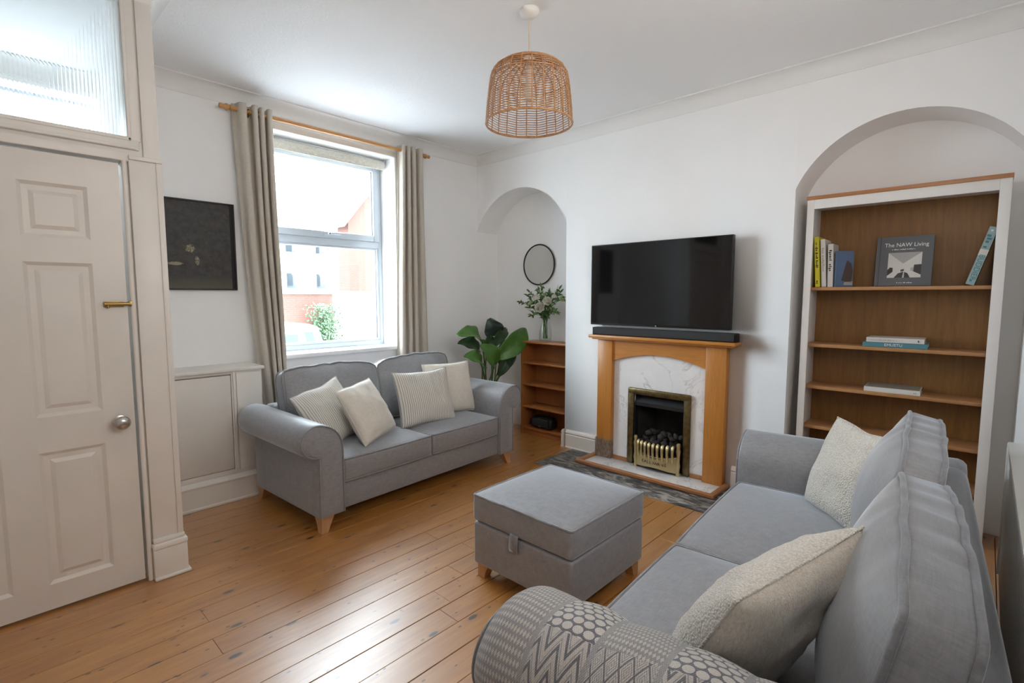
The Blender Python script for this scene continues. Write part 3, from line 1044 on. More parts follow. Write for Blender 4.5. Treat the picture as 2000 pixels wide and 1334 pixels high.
# ------------------------------------------------------------------ soft shapes
def soft_me(w, d, h, r=.03, n=(16, 12, 6), fn=None, edge=None):
    """rounded box centred on 0, displaced by fn(x,y,z,normal)->Vector; returns mesh and mapper"""
    hx, hy, hz = w / 2, d / 2, h / 2

    def mapper(p):
        c = Vector((max(-hx + r, min(hx - r, p.x)), max(-hy + r, min(hy - r, p.y)), max(-hz + r, min(hz - r, p.z))))
        o = p - c
        q = c + o.normalized() * r if o.length > 1e-7 else p.copy()
        if fn: q = q + fn(q, p)
        return q
    bm = bmesh.new()
    grid = {}

    def vert(p):
        key = (round(p.x, 5), round(p.y, 5), round(p.z, 5))
        if key not in grid: grid[key] = bm.verts.new(mapper(p))
        return grid[key]

    def ticks(hh, nn):
        # finer steps inside the rounding
        a = [-hh, -hh + r * .3, -hh + r * .65]
        inner = [-hh + r + (2 * hh - 2 * r) * i / nn for i in range(nn + 1)]
        return a + inner + [-v_ for v_ in reversed(a)]
    tx, ty, tz = ticks(hx, n[0]), ticks(hy, n[1]), ticks(hz, n[2])
    for s_ in (-1, 1):
        for i in range(len(tx) - 1):
            for q in range(len(ty) - 1):
                bm.faces.new([vert(Vector((x, y_, s_ * hz))) for x, y_ in ((tx[i], ty[q]), (tx[i + 1], ty[q]), (tx[i + 1], ty[q + 1]), (tx[i], ty[q + 1]))])
            for q in range(len(tz) - 1):
                bm.faces.new([vert(Vector((x, s_ * hy, z))) for x, z in ((tx[i], tz[q]), (tx[i + 1], tz[q]), (tx[i + 1], tz[q + 1]), (tx[i], tz[q + 1]))])
        for i in range(len(ty) - 1):
            for q in range(len(tz) - 1):
                bm.faces.new([vert(Vector((s_ * hx, y_, z))) for y_, z in ((ty[i], tz[q]), (ty[i + 1], tz[q]), (ty[i + 1], tz[q + 1]), (ty[i], tz[q + 1]))])
    return bm_me(bm), mapper


def edge_loop(mapper, hx, hy, z, r, axis='z', n=30, out=.004):
    """points following the box edge ring at one end of an axis (for piping)"""
    pts = []
    cr = r * .9
    def rr_(a0, a1, hx_, hy_):
        o = []
        for cx, cy_, a in ((hx_ - cr, hy_ - cr, 0), (-hx_ + cr, hy_ - cr, 90), (-hx_ + cr, -hy_ + cr, 180), (hx_ - cr, -hy_ + cr, 270)):
            for q in range(5):
                t = R(a + q * 22.5)
                o.append((cx + cr * math.cos(t), cy_ + cr * math.sin(t)))
        res = []
        for i in range(len(o)):
            a, b = Vector(o[i]), Vector(o[(i + 1) % len(o)])
            L = (b - a).length
            m_ = max(1, int(L / .035))
            for q in range(m_): res.append(a + (b - a) * q / m_)
        return res
    for p in rr_(0, 0, hx, hy):
        q = Vector((p.x, p.y, z)) if axis == 'z' else Vector((p.x, z, p.y))
        m_ = mapper(q)
        c_ = Vector((m_.x, m_.y, 0)) if axis == 'z' else Vector((m_.x, 0, m_.z))
        pts.append(m_ + c_.normalized() * out * .6 + (Vector((0, 0, out * .5 * (1 if z > 0 else -1))) if axis == 'z' else Vector((0, out * .5 * (1 if z > 0 else -1), 0))))
    return pts


def arm_profile(a, off=0.0, n=30):
    """scroll arm section (x outward from the seat, z); a = inner half width; list from outer bottom over the top to inner bottom"""
    cx, cz, r = a + .165, .545, .098
    pts = [(a + .160, .098), (a + .160, .20), (a + .160, .33), (a + .160, .440)]
    # scroll: from its underside round the outside and over the top
    for i in range(n + 1):
        t = R(-96 + (96 + 104) * i / n)
        pts.append((cx + r * math.cos(t), cz + r * math.sin(t)))
    # over the crest down to the inner face
    p0 = Vector((cx + r * math.cos(R(104)), cz + r * math.sin(R(104)))); p3 = Vector((a, .46))
    p1 = p0 + Vector((-.060, -.010)); p2 = Vector((a - .002, .59))
    for i in range(1, 11):
        t = i / 10
        q = p0 * (1 - t) ** 3 + 3 * p1 * t * (1 - t) ** 2 + 3 * p2 * t * t * (1 - t) + p3 * t ** 3
        pts.append((q.x, q.y))
    pts += [(a, .36), (a, .22), (a, .098)]
    if off:
        out = []
        for i, p in enumerate(pts):
            q0 = Vector(pts[max(0, i - 1)]); q1 = Vector(pts[min(len(pts) - 1, i + 1)])
            t = (q1 - q0).normalized()
            nrm = Vector((t.y, -t.x))
            out.append((p[0] + nrm.x * off, p[1] + nrm.y * off))
        return out
    return pts


def sofa(name, loc, rz, a, label, back_shift=(0, 0), D=.90, cyaw=0.0):
    """local frame: x along the width, y from the front (0) to the back, z up"""
    root = empty(name, loc, rz, label, 'sofa', 'grey scroll-arm sofas')
    # legs: swept blocks
    for sx in (-1, 1):
        for fy in (0, 1):
            x = sx * (a + .105); y_ = .055 if fy == 0 else D - .055
            k_ = -1 if fy == 0 else 1
            def sq(cx, cy_, s_, z): return [(cx - s_, cy_ - s_, z), (cx + s_, cy_ - s_, z), (cx + s_, cy_ + s_, z), (cx - s_, cy_ + s_, z)]
            lv = sq(x + sx * .022, y_ + k_ * .022, .020, 0) + sq(x + sx * .010, y_ + k_ * .010, .028, .04) + sq(x, y_, .038, .08) + sq(x, y_, .044, .105)
            lf = [[0, 3, 2, 1], [12, 13, 14, 15]]
            for q in range(3):
                for e in range(4): lf.append([q * 4 + e, q * 4 + (e + 1) % 4, q * 4 + 4 + (e + 1) % 4, q * 4 + 4 + e])
            link('leg', pyd(lv, lf), 'beech', root, None, 40)
    # base rail under the cushions
    b_me = bm_me(box_bm(-a - .02, a + .02, .030, D - .06, .098, .262, .012, 3))
    link('base', b_me, 'grey', root, None, 40)
    # arms
    for sx in (-1, 1):
        pr = arm_profile(a)
        ins = arm_profile(a, -.010)
        rings = [(0.0, ins), (.004, arm_profile(a, -.003)), (.012, pr)] + [(.012 + (D - .05) * i / 8, pr) for i in range(1, 9)] + [(D - .020, arm_profile(a, -.006)), (D - .008, arm_profile(a, -.02))]
        n = len(pr)
        vs_, fs_ = [], []
        for y_, rg in rings:
            for i, p in enumerate(rg):
                # arms sag and flare very slightly towards the back
                vs_.append((sx * p[0], y_, p[1] + (.012 * y_ / D if p[1] > .3 else 0)))
        for q in range(len(rings) - 1):
            for i in range(n): fs_.append([q * n + i, q * n + (i + 1) % n, (q + 1) * n + (i + 1) % n, (q + 1) * n + i])
        fs_.append(list(range(n))); fs_.append([(len(rings) - 1) * n + i for i in range(n)])
        arm = link('arm', pyd(vs_, fs_), 'grey', root, None, 50)
        fpts = [(sx * p[0], -.001, p[1]) for p in arm_profile(a, -.006)]
        o = link('piping', tube_me(fpts, .0045, 6), 'piping', arm, None, 60)
        # padded front facing
        pf = arm_profile(a, -.016)
        fv = [(sx * p[0], -.0005, p[1]) for p in pf]; c0 = Vector((sx * (a + .09), 0, .45))
        fv2 = [(Vector(p) * .86 + Vector((c0.x, 0, c0.z)) * .14) for p in fv]
        fv2 = [(p.x, -.007, p.z) for p in fv2]
        fvs = fv + fv2
        ff = [[i, (i + 1) % n, n + (i + 1) % n, n + i] for i in range(n)] + [list(range(n, 2 * n))]
        link('front_facing', pyd(fvs, ff), 'grey', arm, None, 60)
    # back frame: rounded slab behind the cushions
    def bf(q, p): return Vector((0, (q.z) * .09, 0))
    bme, _ = soft_me(2 * a + .20, .13, .545, .05, (16, 2, 8), bf)
    link('back_frame', bme, 'grey', root, (0, D - .092, .098 + .2725), 60)
    # seat cushions
    cw = a - .004
    for sx in (-1, 1):
        def sf(q, p, cw=cw):
            u_ = q.x / (cw / 2); v_ = q.y / .325
            cr = max(0, 1 - abs(u_) ** 2.6) * max(0, 1 - abs(v_) ** 2.6)
            d = Vector((0, 0, 0))
            if q.z > 0: d.z += .034 * cr
            if p.y < -.30: d.y -= .012 * max(0, 1 - abs(u_) ** 3) * (1 - (q.z / .07) ** 2 * .6)
            return d
        me_, mp_ = soft_me(cw, .66, .142, .022, (14, 12, 3), sf)
        sc = link('seat_cushion', me_, 'grey', root, (sx * (cw / 2 + .001), .012 + .33, .262 + .071), 60)
        lp = edge_loop(mp_, cw / 2, .33, .071, .022)
        link('piping', tube_me(lp, .0060, 6, True), 'piping', sc, None, 60)
        lp = edge_loop(mp_, cw / 2, .33, -.071, .022)
        link('piping', tube_me(lp, .0050, 6, True), 'piping', sc, None, 60)
    # back cushions: boxed, piped, domed front and back
    bw = a + .045
    for idx, sx in enumerate((-1, 1)):
        H_ = .465; T_ = .105
        sh = back_shift[idx]
        def cf(q, p, sx=sx, H_=H_, T_=T_):
            u_ = q.x / (bw / 2); v_ = q.z / (H_ / 2)
            cr = max(0, 1 - abs(u_) ** 2.4) * max(0, 1 - abs(v_) ** 2.4)
            d = Vector((0, 0, 0))
            if p.y < 0: d.y -= .085 * cr * min(1, abs(q.y) / (T_ / 2 - .02))
            else: d.y += .045 * cr * min(1, abs(q.y) / (T_ / 2 - .02))
            # sagging top edge, lower where the two cushions meet, small creases
            if v_ > 0:
                side = -u_ * sx
                d.z += v_ * (-.020 * max(0, side) ** 2 + .010 * (1 - u_ * u_))
                d.z += v_ * .004 * math.sin(q.x * 47 + sx) * (1 - abs(u_))
                if p.z > H_ / 2 - .004: d.z += .0045 * mnoise.noise(Vector((q.x * 26 + sx * 7, q.y * 5, 1.3)))
            k6 = (u_ * u_ * v_ * v_) ** 3
            if v_ > 0: d.x -= q.x * .07 * k6; d.z -= q.z * .10 * k6
            d.z += .004 * mnoise.noise(Vector((q.x * 9 + sx * 5, q.y * 9, q.z * 9)))
            d.y += .006 * mnoise.noise(Vector((q.x * 7 + sx * 3, q.z * 7, 2.0)))
            return d
        me_, mp_ = soft_me(bw, T_, H_, .020, (44, 4, 18), cf)
        bc = link('back_cushion', me_, 'grey', root, (sx * (bw / 2 - .004), .665 + sh, .405 + H_ / 2 + .005), 60)
        bc.rotation_euler = (R(-13), 0, R(1.0) * sx + cyaw)
        for s_ in (-1, 1):
            lp = edge_loop(mp_, bw / 2, H_ / 2, s_ * T_ / 2, .020, 'y')
            link('piping', tube_me(lp, .0080, 7, True), 'piping', bc, None, 60)
    return root


sofa1 = sofa('sofa', (2.130, 2.735, 0), R(3.0), .690, 'grey two-seat sofa with scroll arms standing under the window', D=.845)
S2Y = R(183.8)
sofa2 = sofa('sofa', (1.815, .845, 0), S2Y, .860, 'larger grey sofa facing the window, patterned throw over one arm', (.025, .042), .90, R(1.0))


def world_of(root, p): return wmat(root) @ Vector(p)


# ------------------------------------------------------------------ cushions
def pillow_me(w, h, t, seed, pinch=.055, n=26, dents=1.0):
    vs_, fs_, uvs = [], [], []
    rs = Vector((seed * 3.1, seed * 1.7, seed))
    def P(u_, v_, s_):
        e = (max(0, 1 - u_ * u_) * max(0, 1 - v_ * v_))
        x = u_ * w / 2 * (1 - pinch * (1 - v_ * v_) * abs(u_))
        z = v_ * h / 2 * (1 - pinch * (1 - u_ * u_) * abs(v_))
        th = t / 2 * (e ** .42)
        nz_ = mnoise.noise(Vector((u_ * 2.2, v_ * 2.2, s_ * 2)) + rs) * .012 * dents * min(1, e * 3)
        nz_ += mnoise.noise(Vector((u_ * 6, v_ * 6, s_ * 2)) + rs) * .004 * dents * min(1, e * 3)
        # slump: fatter towards the lower edge
        th *= 1 - .18 * v_
        return Vector((x, s_ * (th + nz_), z + .01 * mnoise.noise(Vector((u_ * 1.5, v_ * 1.5, 9)) + rs)))
    for s_ in (-1, 1):
        for i in range(n + 1):
            for q in range(n + 1):
                u_ = -math.cos(PI * i / n) * .35 + (-1 + 2 * i / n) * .65
                v_ = -math.cos(PI * q / n) * .35 + (-1 + 2 * q / n) * .65
                vs_.append(P(u_, v_, s_)); uvs.append(((u_ + 1) / 2, (v_ + 1) / 2))
    N1 = (n + 1) * (n + 1)
    for si in (0, 1):
        for i in range(n):
            for q in range(n):
                b_ = si * N1
                f_ = [b_ + i * (n + 1) + q, b_ + (i + 1) * (n + 1) + q, b_ + (i + 1) * (n + 1) + q + 1, b_ + i * (n + 1) + q + 1]
                fs_.append(f_ if si == 0 else f_[::-1])
    me = bpy.data.meshes.new('m')
    me.from_pydata([tuple(v) for v in vs_], [], fs_)
    uvl = me.uv_layers.new()
    for p in me.polygons:
        for li in p.loop_indices: uvl.data[li].uv = uvs[me.loops[li].vertex_index]
    bm = bmesh.new(); bm.from_mesh(me)
    bmesh.ops.remove_doubles(bm, verts=bm.verts[:], dist=1e-5)
    bm.to_mesh(me); bm.free()
    edge = []
    for k_ in range(4 * n):
        s_ = k_ // n; q = -1 + 2 * (k_ % n) / n
        u_, v_ = ((q, -1), (1, q), (-q, 1), (-1, -q))[s_]
        edge.append(P(u_, v_, 0))
    return me, edge


def pillow(center, right, up, w, h, t, mats, label, seed, pinch=.055, dents=1.0, seam=True):
    me, edge = pillow_me(w, h, t, seed, pinch, dents=dents)
    r = Vector(right).normalized(); u_ = Vector(up); u_ = (u_ - r * u_.dot(r)).normalized()
    f_ = u_.cross(r)   # local +y (away from the viewer side)
    mt = Matrix(((r.x, f_.x, u_.x, 0), (r.y, f_.y, u_.y, 0), (r.z, f_.z, u_.z, 0), (0, 0, 0, 1)))
    root = empty('cushion', center, 0, label, 'cushion', 'scatter cushions on the sofas')
    root.rotation_euler = mt.to_euler()
    for k_ in mats: me.materials.append(M[k_])
    if len(mats) > 1:
        for p in me.polygons:
            if p.normal.y > 0: p.material_index = 1
    o = link('cover', me, None, root, None, 80)
    if seam: link('seam', tube_me(edge, .0032, 6, True), mats[0], root, None, 60)
    return root


pillow((1.555, 3.085, .600), (.40, .13, .085), (-.09, .17, .36), .40, .40, .15, ['stripe'], 'striped cushion leaning into the arm, partly behind a plain one', 1)
pillow((1.765, 2.975, .602), (.40, .21, .03), (-.17, .14, .36), .40, .40, .15, ['linen'], 'plain cream linen cushion tilted in front of the striped one', 2)
pillow((2.292, 3.045, .607), (.46, -.06, .005), (-.01, .13, .37), .46, .41, .15, ['stripe'], 'striped cushion standing upright on the seat nearer the plant', 3)
pillow((2.610, 3.140, .622), (.42, -.05, 0), (.03, .10, .38), .44, .42, .14, ['linen'], 'plain cream cushion tucked behind the upright striped cushion', 4)
pillow((2.495, .375, .605), (-.70, -.66, -.02), (.24, -.18, .93), .42, .42, .17, ['boucle'], 'cream boucle cushion at the fireplace end of the larger sofa', 5, .06, 1.3)
pillow((1.205, .350, .615), (-.93, .30, -.10), (.06, -.50, .80), .44, .46, .20, ['boucle', 'fleece'], 'fleecy cream cushion beside the arm with the throw', 6, .05, 1.3)

# ------------------------------------------------------------------ throw over the near arm of the larger sofa
prof = arm_profile(.860, .012)
prof = [(p[0] + (.004 if i < 4 else 0), p[1]) for i, p in enumerate(prof)]
# drop the throw only as far as the seat on the inside
prof = [p for i, p in enumerate(prof) if not (i > 30 and p[1] < .43)]
# resample by arc length
L = [0]
for p, q in zip(prof[:-1], prof[1:]): L.append(L[-1] + (Vector(q) - Vector(p)).length)
def at_len(s_):
    for i in range(len(L) - 1):
        if s_ <= L[i + 1] or i == len(L) - 2:
            t = (s_ - L[i]) / max(1e-9, L[i + 1] - L[i])
            return Vector(prof[i]).lerp(Vector(prof[i + 1]), t)
nv, nu = 70, 90
ulen = .82
vs_, fs_, uvs = [], [], []
for iu in range(nu + 1):
    u_ = ulen * iu / nu
    for iv in range(nv + 1):
        s_ = L[-1] * iv / nv
        p = at_len(s_); pa = at_len(max(0, s_ - .01)); pb = at_len(min(L[-1], s_ + .01))
        t = (pb - pa).normalized(); nrm = Vector((t.y, -t.x))
        fr_ = (u_ / .125) % 1.0
        d = .006 * math.sin(PI * fr_) + .005 * mnoise.noise(Vector((u_ * 9, s_ * 5, 1))) + .010 * mnoise.noise(Vector((u_ * 3.5, s_ * 3, 4)))
        d += .010 * max(0, 1 - s_ / .25) * math.sin(u_ * 21)
        d = max(d, -.005) + .004 + .040 * max(0, nrm.y) ** .8 + .012 * max(0, nrm.x)
        q = p + nrm * d
        yy = .022 + u_
        # front hem turns in round the end of the arm
        k_ = max(0, 1 - u_ / .05)
        q = q * (1 - .10 * k_ * k_) + Vector((.97, .46)) * .10 * k_ * k_
        vs_.append((q.x, yy + .008 * mnoise.noise(Vector((s_ * 4, u_, 7))), q.y + .012 * yy))
        uvs.append((u_, s_))
for iu in range(nu):
    for iv in range(nv):
        b_ = iu * (nv + 1) + iv
        fs_.append([b_, b_ + 1, b_ + nv + 2, b_ + nv + 1])
me = bpy.data.meshes.new('m'); me.from_pydata([tuple(v) for v in vs_], [], fs_)
uvl = me.uv_layers.new()
for p in me.polygons:
    for li in p.loop_indices: uvl.data[li].uv = uvs[me.loops[li].vertex_index]
th = empty('throw_blanket', world_of(sofa2, (1.02, 0.0, .1)), S2Y, 'grey and cream geometric knitted throw draped over a sofa arm', 'throw')
me.transform(Matrix.Translation((-1.02, 0, -.1)))
o = link('cloth', me, 'throw', th, None, 80)
sd = o.modifiers.new('thick', 'SOLIDIFY'); sd.thickness = .008; sd.offset = 1

# ------------------------------------------------------------------ ottoman
ott = empty('storage_ottoman', (1.895, 1.462, 0), 0, 'square grey fabric storage footstool with hinged lid and pull tab', 'footstool')
ow = .59
def of(q, p):
    u_ = q.x / (ow / 2); v_ = q.y / (ow / 2)
    cr = max(0, 1 - abs(u_) ** 2.6) * max(0, 1 - abs(v_) ** 2.6)
    return Vector((0, 0, .030 * cr if q.z > 0 else 0))
me, mp = soft_me(ow + .006, ow + .006, .130, .020, (14, 14, 3), of)
lid = link('lid', me, 'grey', ott, (0, 0, .283 + .065), 60)
link('piping', tube_me(edge_loop(mp, ow / 2 + .003, ow / 2 + .003, .065, .020), .0056, 6, True), 'piping', lid, None, 60)
me, _ = soft_me(ow, ow, .212, .016, (6, 6, 4))
link('body', me, 'grey', ott, (0, 0, .068 + .106), 60)
for sx in (-1, 1):
    for sy in (-1, 1):
        x, y_ = sx * .245, sy * .245
        lv = []
        for z, s_, k_ in ((0, .021, .013), (.035, .026, .008), (.07, .034, 0)):
            lv += [(x + sx * k_ - s_, y_ + sy * k_ - s_, z), (x + sx * k_ + s_, y_ + sy * k_ - s_, z), (x + sx * k_ + s_, y_ + sy * k_ + s_, z), (x + sx * k_ - s_, y_ + sy * k_ + s_, z)]
        lf = [[0, 3, 2, 1], [8, 9, 10, 11]]
        for q in range(2):
            for e in range(4): lf.append([q * 4 + e, q * 4 + (e + 1) % 4, q * 4 + 4 + (e + 1) % 4, q * 4 + 4 + e])
        link('leg', pyd(lv, lf), 'beech', ott, None, 40)
# pull tab on the side facing the lobby
tp = [(-.299, .300), (-.306, .292), (-.310, .270), (-.312, .235), (-.308, .218)]
vs_ = []
for x, z in tp: vs_ += [(x, -.006, z), (x, .042, z)]
fs_ = [[2 * i, 2 * i + 1, 2 * i + 3, 2 * i + 2] for i in range(len(tp) - 1)]
o = link('pull_tab', pyd(vs_, fs_), 'piping', ott, None, 80)
sd = o.modifiers.new('thick', 'SOLIDIFY'); sd.thickness = .004

# ------------------------------------------------------------------ fireplace
slab = box('hearth_slab', 3.075, XF, 1.16, 2.632, -.01, .004, 'slate', None, .002)
tag(slab, 'mottled grey slate slab let into the floor around the hearth', 'hearth slab')

he = empty('hearth', (3.3, 1.79, 0), 0, 'raised white marble hearth edged with a brown wooden rail', 'hearth')
HX0, HYa, HYb = 3.305, 1.257, 2.388
box('marble_top', HX0 + .035, XF - .001, HYa + .036, HYb - .036, .004, .015, 'marble', he, .002)
def rail(name, poly, a, b, axis): link(name, prism_me(poly, a, b, axis), 'rail', he, world=True)
rail('edge_rail', [(HX0 + p[0], p[1]) for p in [(.010, .004), (.010, .009), (0, .014), (0, .031), (.005, .036), (.030, .036), (.036, .032), (.036, .004)]], HYa, HYb, 'y')
for ya, sgn in ((HYa, 1), (HYb, -1)):
    rail('edge_rail', [(ya + sgn * p[0], p[1]) for p in [(.010, .004), (.010, .009), (0, .014), (0, .031), (.005, .036), (.030, .036), (.036, .032), (.036, .004)]], HX0 + .0355, XF - .024, 'x')

fs_root = empty('fire_surround', (3.58, 1.822, .015), 0, 'honey oak fire surround with square legs and arched frieze', 'fire surround')
LX = 3.555
lmat = Mat('honey_oak_worn_foot', (.4, .17, .04), .36)
v = lmat.coord(scale=(14, 14, 1.2))
n1 = lmat.noise(v, 6, 5, .6, .6)
base = lmat.ramp(n1, [(.28, (.42, .165, .028)), (.72, (.53, .22, .042))])
pz = lmat.sep(lmat.coord())[2]
nn = lmat.noise(lmat.coord(), 26, 4, .7)
wornc = lmat.ramp(lmat.noise(lmat.coord(scale=(1, 1, .5)), 60, 4, .7), [(.35, (.12, .075, .045)), (.7, (.34, .26, .19))])
lmat.col(lmat.mix(lmat.rng(pz + nn * .06, -.325, -.30, 1, 0), base, wornc))
M['oak_worn'] = lmat.m
box('leg', LX, XF - .002, 2.213, 2.349, .015, 1.017, 'oak_worn', fs_root, .003)
box('leg', LX, XF - .002, 1.296, 1.440, .015, 1.017, 'oak', fs_root, .003)
# frieze with a shallow arch
pts = [(1.440, 1.017), (2.213, 1.017), (2.213, .838)]
for i in range(1, 20):
    t = i / 20
    pts.append((2.213 - t * .773, .838 + .070 * math.sin(PI * t) ** .9))
pts.append((1.440, .838))
link('frieze', prism_me(pts, 3.572, 3.594, 'x'), 'oak_h', fs_root, None, 40, True)
sh = box('mantel_shelf', 3.497, XF - .001, 1.222, 2.408, 1.021, 1.046, 'oak_h', fs_root, .006)
box('shelf_moulding', 3.517, XF - .004, 1.246, 2.384, 1.009, 1.022, 'oak_h', fs_root, .004)
# back panel of marble with opening
bp = empty('marble_back_panel', (3.60, 1.822, .015), 0, 'white veined marble panel behind the gas fire', 'fire panel')
PX0, PX1 = 3.598, 3.618
link('slab', prism_me([(1.441, .0155), (HY0, .0155), (HY0, HZ1), (HY1, HZ1), (HY1, .0155), (2.212, .0155), (2.212, .98), (1.441, .98)], PX0, PX1, 'x'), 'marble', bp, world=True)
box('base_fillet', PX0 - .012, PX0, 1.441, 1.546, .0155, .046, 'rail', bp, .003)
box('base_fillet', PX0 - .012, PX0, 2.075, 2.212, .0155, .046, 'rail', bp, .003)

# gas fire: brass trim, firebox, hood, fret, bars, coals
gf = empty('gas_fire', (3.58, 1.81, .015), 0, 'brass trimmed coal-effect gas fire set into the marble', 'gas fire')
FY0, FY1, FZt = 1.549, 2.072, .635
box('trim_side', 3.574, 3.598, FY0, FY0 + .055, .0155, FZt, 'aged_brass', gf, .010, 3)
box('trim_side', 3.574, 3.598, FY1 - .055, FY1, .0155, FZt, 'aged_brass', gf, .010, 3)
box('trim_top', 3.573, 3.598, FY0 + .004, FY1 - .004, FZt - .052, FZt, 'aged_brass', gf, .010, 3)
# firebox shell
vs, fs = [], []
bx, by0, by1, bz0, bz1 = 3.86, HY0 + .06, HY1 - .06, .016, HZ1
F = [(3.619, HY0, bz0), (3.619, HY1, bz0), (3.619, HY1, bz1), (3.619, HY0, bz1)]
Bk = [(bx, by0, bz0), (bx, by1, bz0), (bx, by1, bz1 - .1), (bx, by0, bz1 - .1)]
vs = F + Bk
fs = [[0, 1, 5, 4], [1, 2, 6, 5], [2, 3, 7, 6], [3, 0, 4, 7], [4, 5, 6, 7]]
link('firebox', pyd(vs, fs, fix=False), 'soot', gf, world=True)
link('hood', prism_me([(3.595, .496), (3.588, .496), (3.588, .524), (3.64, .580), (3.646, .580), (3.595, .521)], HY0 + .012, HY1 - .012, 'y'), 'dark_steel', gf, world=True)
for ya in (HY0 + .004, HY1 - .012):
    box('inner_liner', 3.590, 3.64, ya, ya + .008, .02, .51, 'dark_steel', gf, .001)
# fret: bowed brass front plate with feet
YC = 1.798
def bow(y_): return 3.500 + .055 * ((y_ - YC) / .184) ** 2
ys = [YC - .174 + .348 * i / 16 for i in range(17)]
vs, fs = [], []
for y_ in ys:
    t = (y_ - YC) / .174
    zt = .122 + .031 * abs(t) ** 2.0
    zb = .040 + .010 * math.cos(t * PI * .9)
    x = bow(y_)
    vs += [(x, y_, zb), (x, y_, zt), (x + .008, y_, zt), (x + .008, y_, zb)]
for i in range(16):
    for q in range(4): fs.append([i * 4 + q, i * 4 + (q + 1) % 4, i * 4 + 4 + (q + 1) % 4, i * 4 + 4 + q])
fs += [[0, 1, 2, 3], [64, 65, 66, 67]]
fret = link('fret_plate', pyd(vs, fs), 'brass', gf, None, 40, True)
for i, ch in enumerate('BALLIWRNE'):
    y_ = YC + .092 - i * .023
    o = text('fret_letter', ch, .032, 'ink_dark', fret, basis((0, -1, 0), (0, 0, 1), (bow(y_) - .0008, y_, .084 + .10 * (y_ - YC) ** 2)), .0006, sx=1.1)
# end posts and bars
for y_ in (YC - .177, YC + .178):
    x = bow(y_)
    me = lathe_me([(0, .0), (.017, .0), (.017, .012), (.011, .022), (.013, .050), (.017, .075), (.012, .110), (.014, .16), (.018, .19), (.012, .215), (.016, .232), (.012, .248), (0, .252)], 14)
    link('fret_post', me, 'brass', gf, (x, y_, .0155), 50, True)
for i in range(9):
    y_ = YC - .177 + .355 * (i + 1) / 10
    x = bow(y_)
    tube('fire_bar', [(x + .002, y_, .112), (x - .008, y_, .158), (x - .010, y_, .200), (x - .004, y_, .226), (x + .008, y_, .236)], .0105, 'brass', gf, 8, rads=[.008, .0105, .011, .0135, .009])
tube('bar_rail', [(bow(y_) + .010, y_, .130 + .02 * abs((y_ - YC) / .174) ** 2) for y_ in ys], .007, 'brass', gf, 8)
box('burner_tray', 3.575, 3.83, HY0 + .03, HY1 - .03, .02, .112, 'dark_steel', gf, .004)
rc = random.Random(11)
coal_meshes = []
for q in range(5):
    bm = bmesh.new()
    bmesh.ops.create_icosphere(bm, subdivisions=2, radius=1.0)
    for v_ in bm.verts:
        d = 1 + .28 * mnoise.noise(v_.co * 1.3 + Vector((q * 5, 0, 0))) + .10 * mnoise.noise(v_.co * 3 + Vector((0, q * 5, 0)))
        v_.co = v_.co * d
    me = bm_me(bm); me.materials.append(M['coal']); me.shade_smooth()
    coal_meshes.append(me)
spots = []
for layer, (z, xa, xb, nn_) in enumerate(((.140, 3.54, 3.74, 20), (.180, 3.545, 3.75, 20), (.222, 3.57, 3.76, 17), (.265, 3.61, 3.76, 11))):
    for q in range(nn_):
        for tr_ in range(40):
            x = rc.uniform(xa, xb); y_ = rc.uniform(HY0 + .035 + .012 * layer, HY1 - .035 - .012 * layer)
            if x < bow(y_) + .038: x = bow(y_) + .038
            if all((x - s[0]) ** 2 + (y_ - s[1]) ** 2 + (z - s[2]) ** 2 > .040 ** 2 for s in spots): break
        spots.append((x, y_, z))
        o = bpy.data.objects.new('coal', coal_meshes[q % 5]); COL.objects.link(o); o.parent = gf
        o.matrix_parent_inverse = wmat(gf).inverted()
        o.location = (x, y_, z + rc.uniform(-.008, .008))
        s_ = rc.uniform(.022, .029)
        o.scale = (s_, s_ * rc.uniform(.95, 1.35), s_ * rc.uniform(.75, .95))
        o.rotation_euler = (rc.uniform(0, 6), rc.uniform(0, 6), rc.uniform(0, 6))

# television and soundbar
tv = empty('television', (3.57, 1.843, 1.13), 0, 'large black flat-screen television mounted above the mantel', 'television')
TY0, TY1, TZa, TZb = 1.272, 2.412, 1.128, 1.777
box('body', 3.535, 3.575, TY0, TY1, TZa, TZb, 'tv_bezel', tv, .004)
box('wall_bracket', 3.575, XF - .001, 1.65, 2.05, 1.3, 1.6, 'black_metal', tv, .002)
box('screen', 3.5335, 3.536, TY0 + .007, TY1 - .007, TZa + .016, TZb - .007, 'tv_screen', tv, 0)
o = link('maker_badge', lathe_me([(0, 0), (.006, 0), (.006, .002), (0, .002)], 12), 'chrome', tv, (3.5335, 1.822, TZa + .008), None, True)
o.rotation_euler = (0, R(-90), 0)
sb = empty('soundbar', (3.56, 1.81, 1.046), 0, 'long dark grey soundbar resting on the oak mantel shelf', 'soundbar')
link('body', prism_me([(3.532, 1.0465), (3.520, 1.054), (3.524, 1.097), (3.534, 1.108), (3.604, 1.108), (3.611, 1.102), (3.611, 1.0465)], 1.240, 2.380, 'y'), 'soundbar', sb, None, 40, True)
box('end_cap', 3.530, 3.609, 1.231, 1.240, 1.047, 1.107, 'black_plastic', sb, .004)
box('end_cap', 3.530, 3.609, 2.380, 2.389, 1.047, 1.107, 'black_plastic', sb, .004)

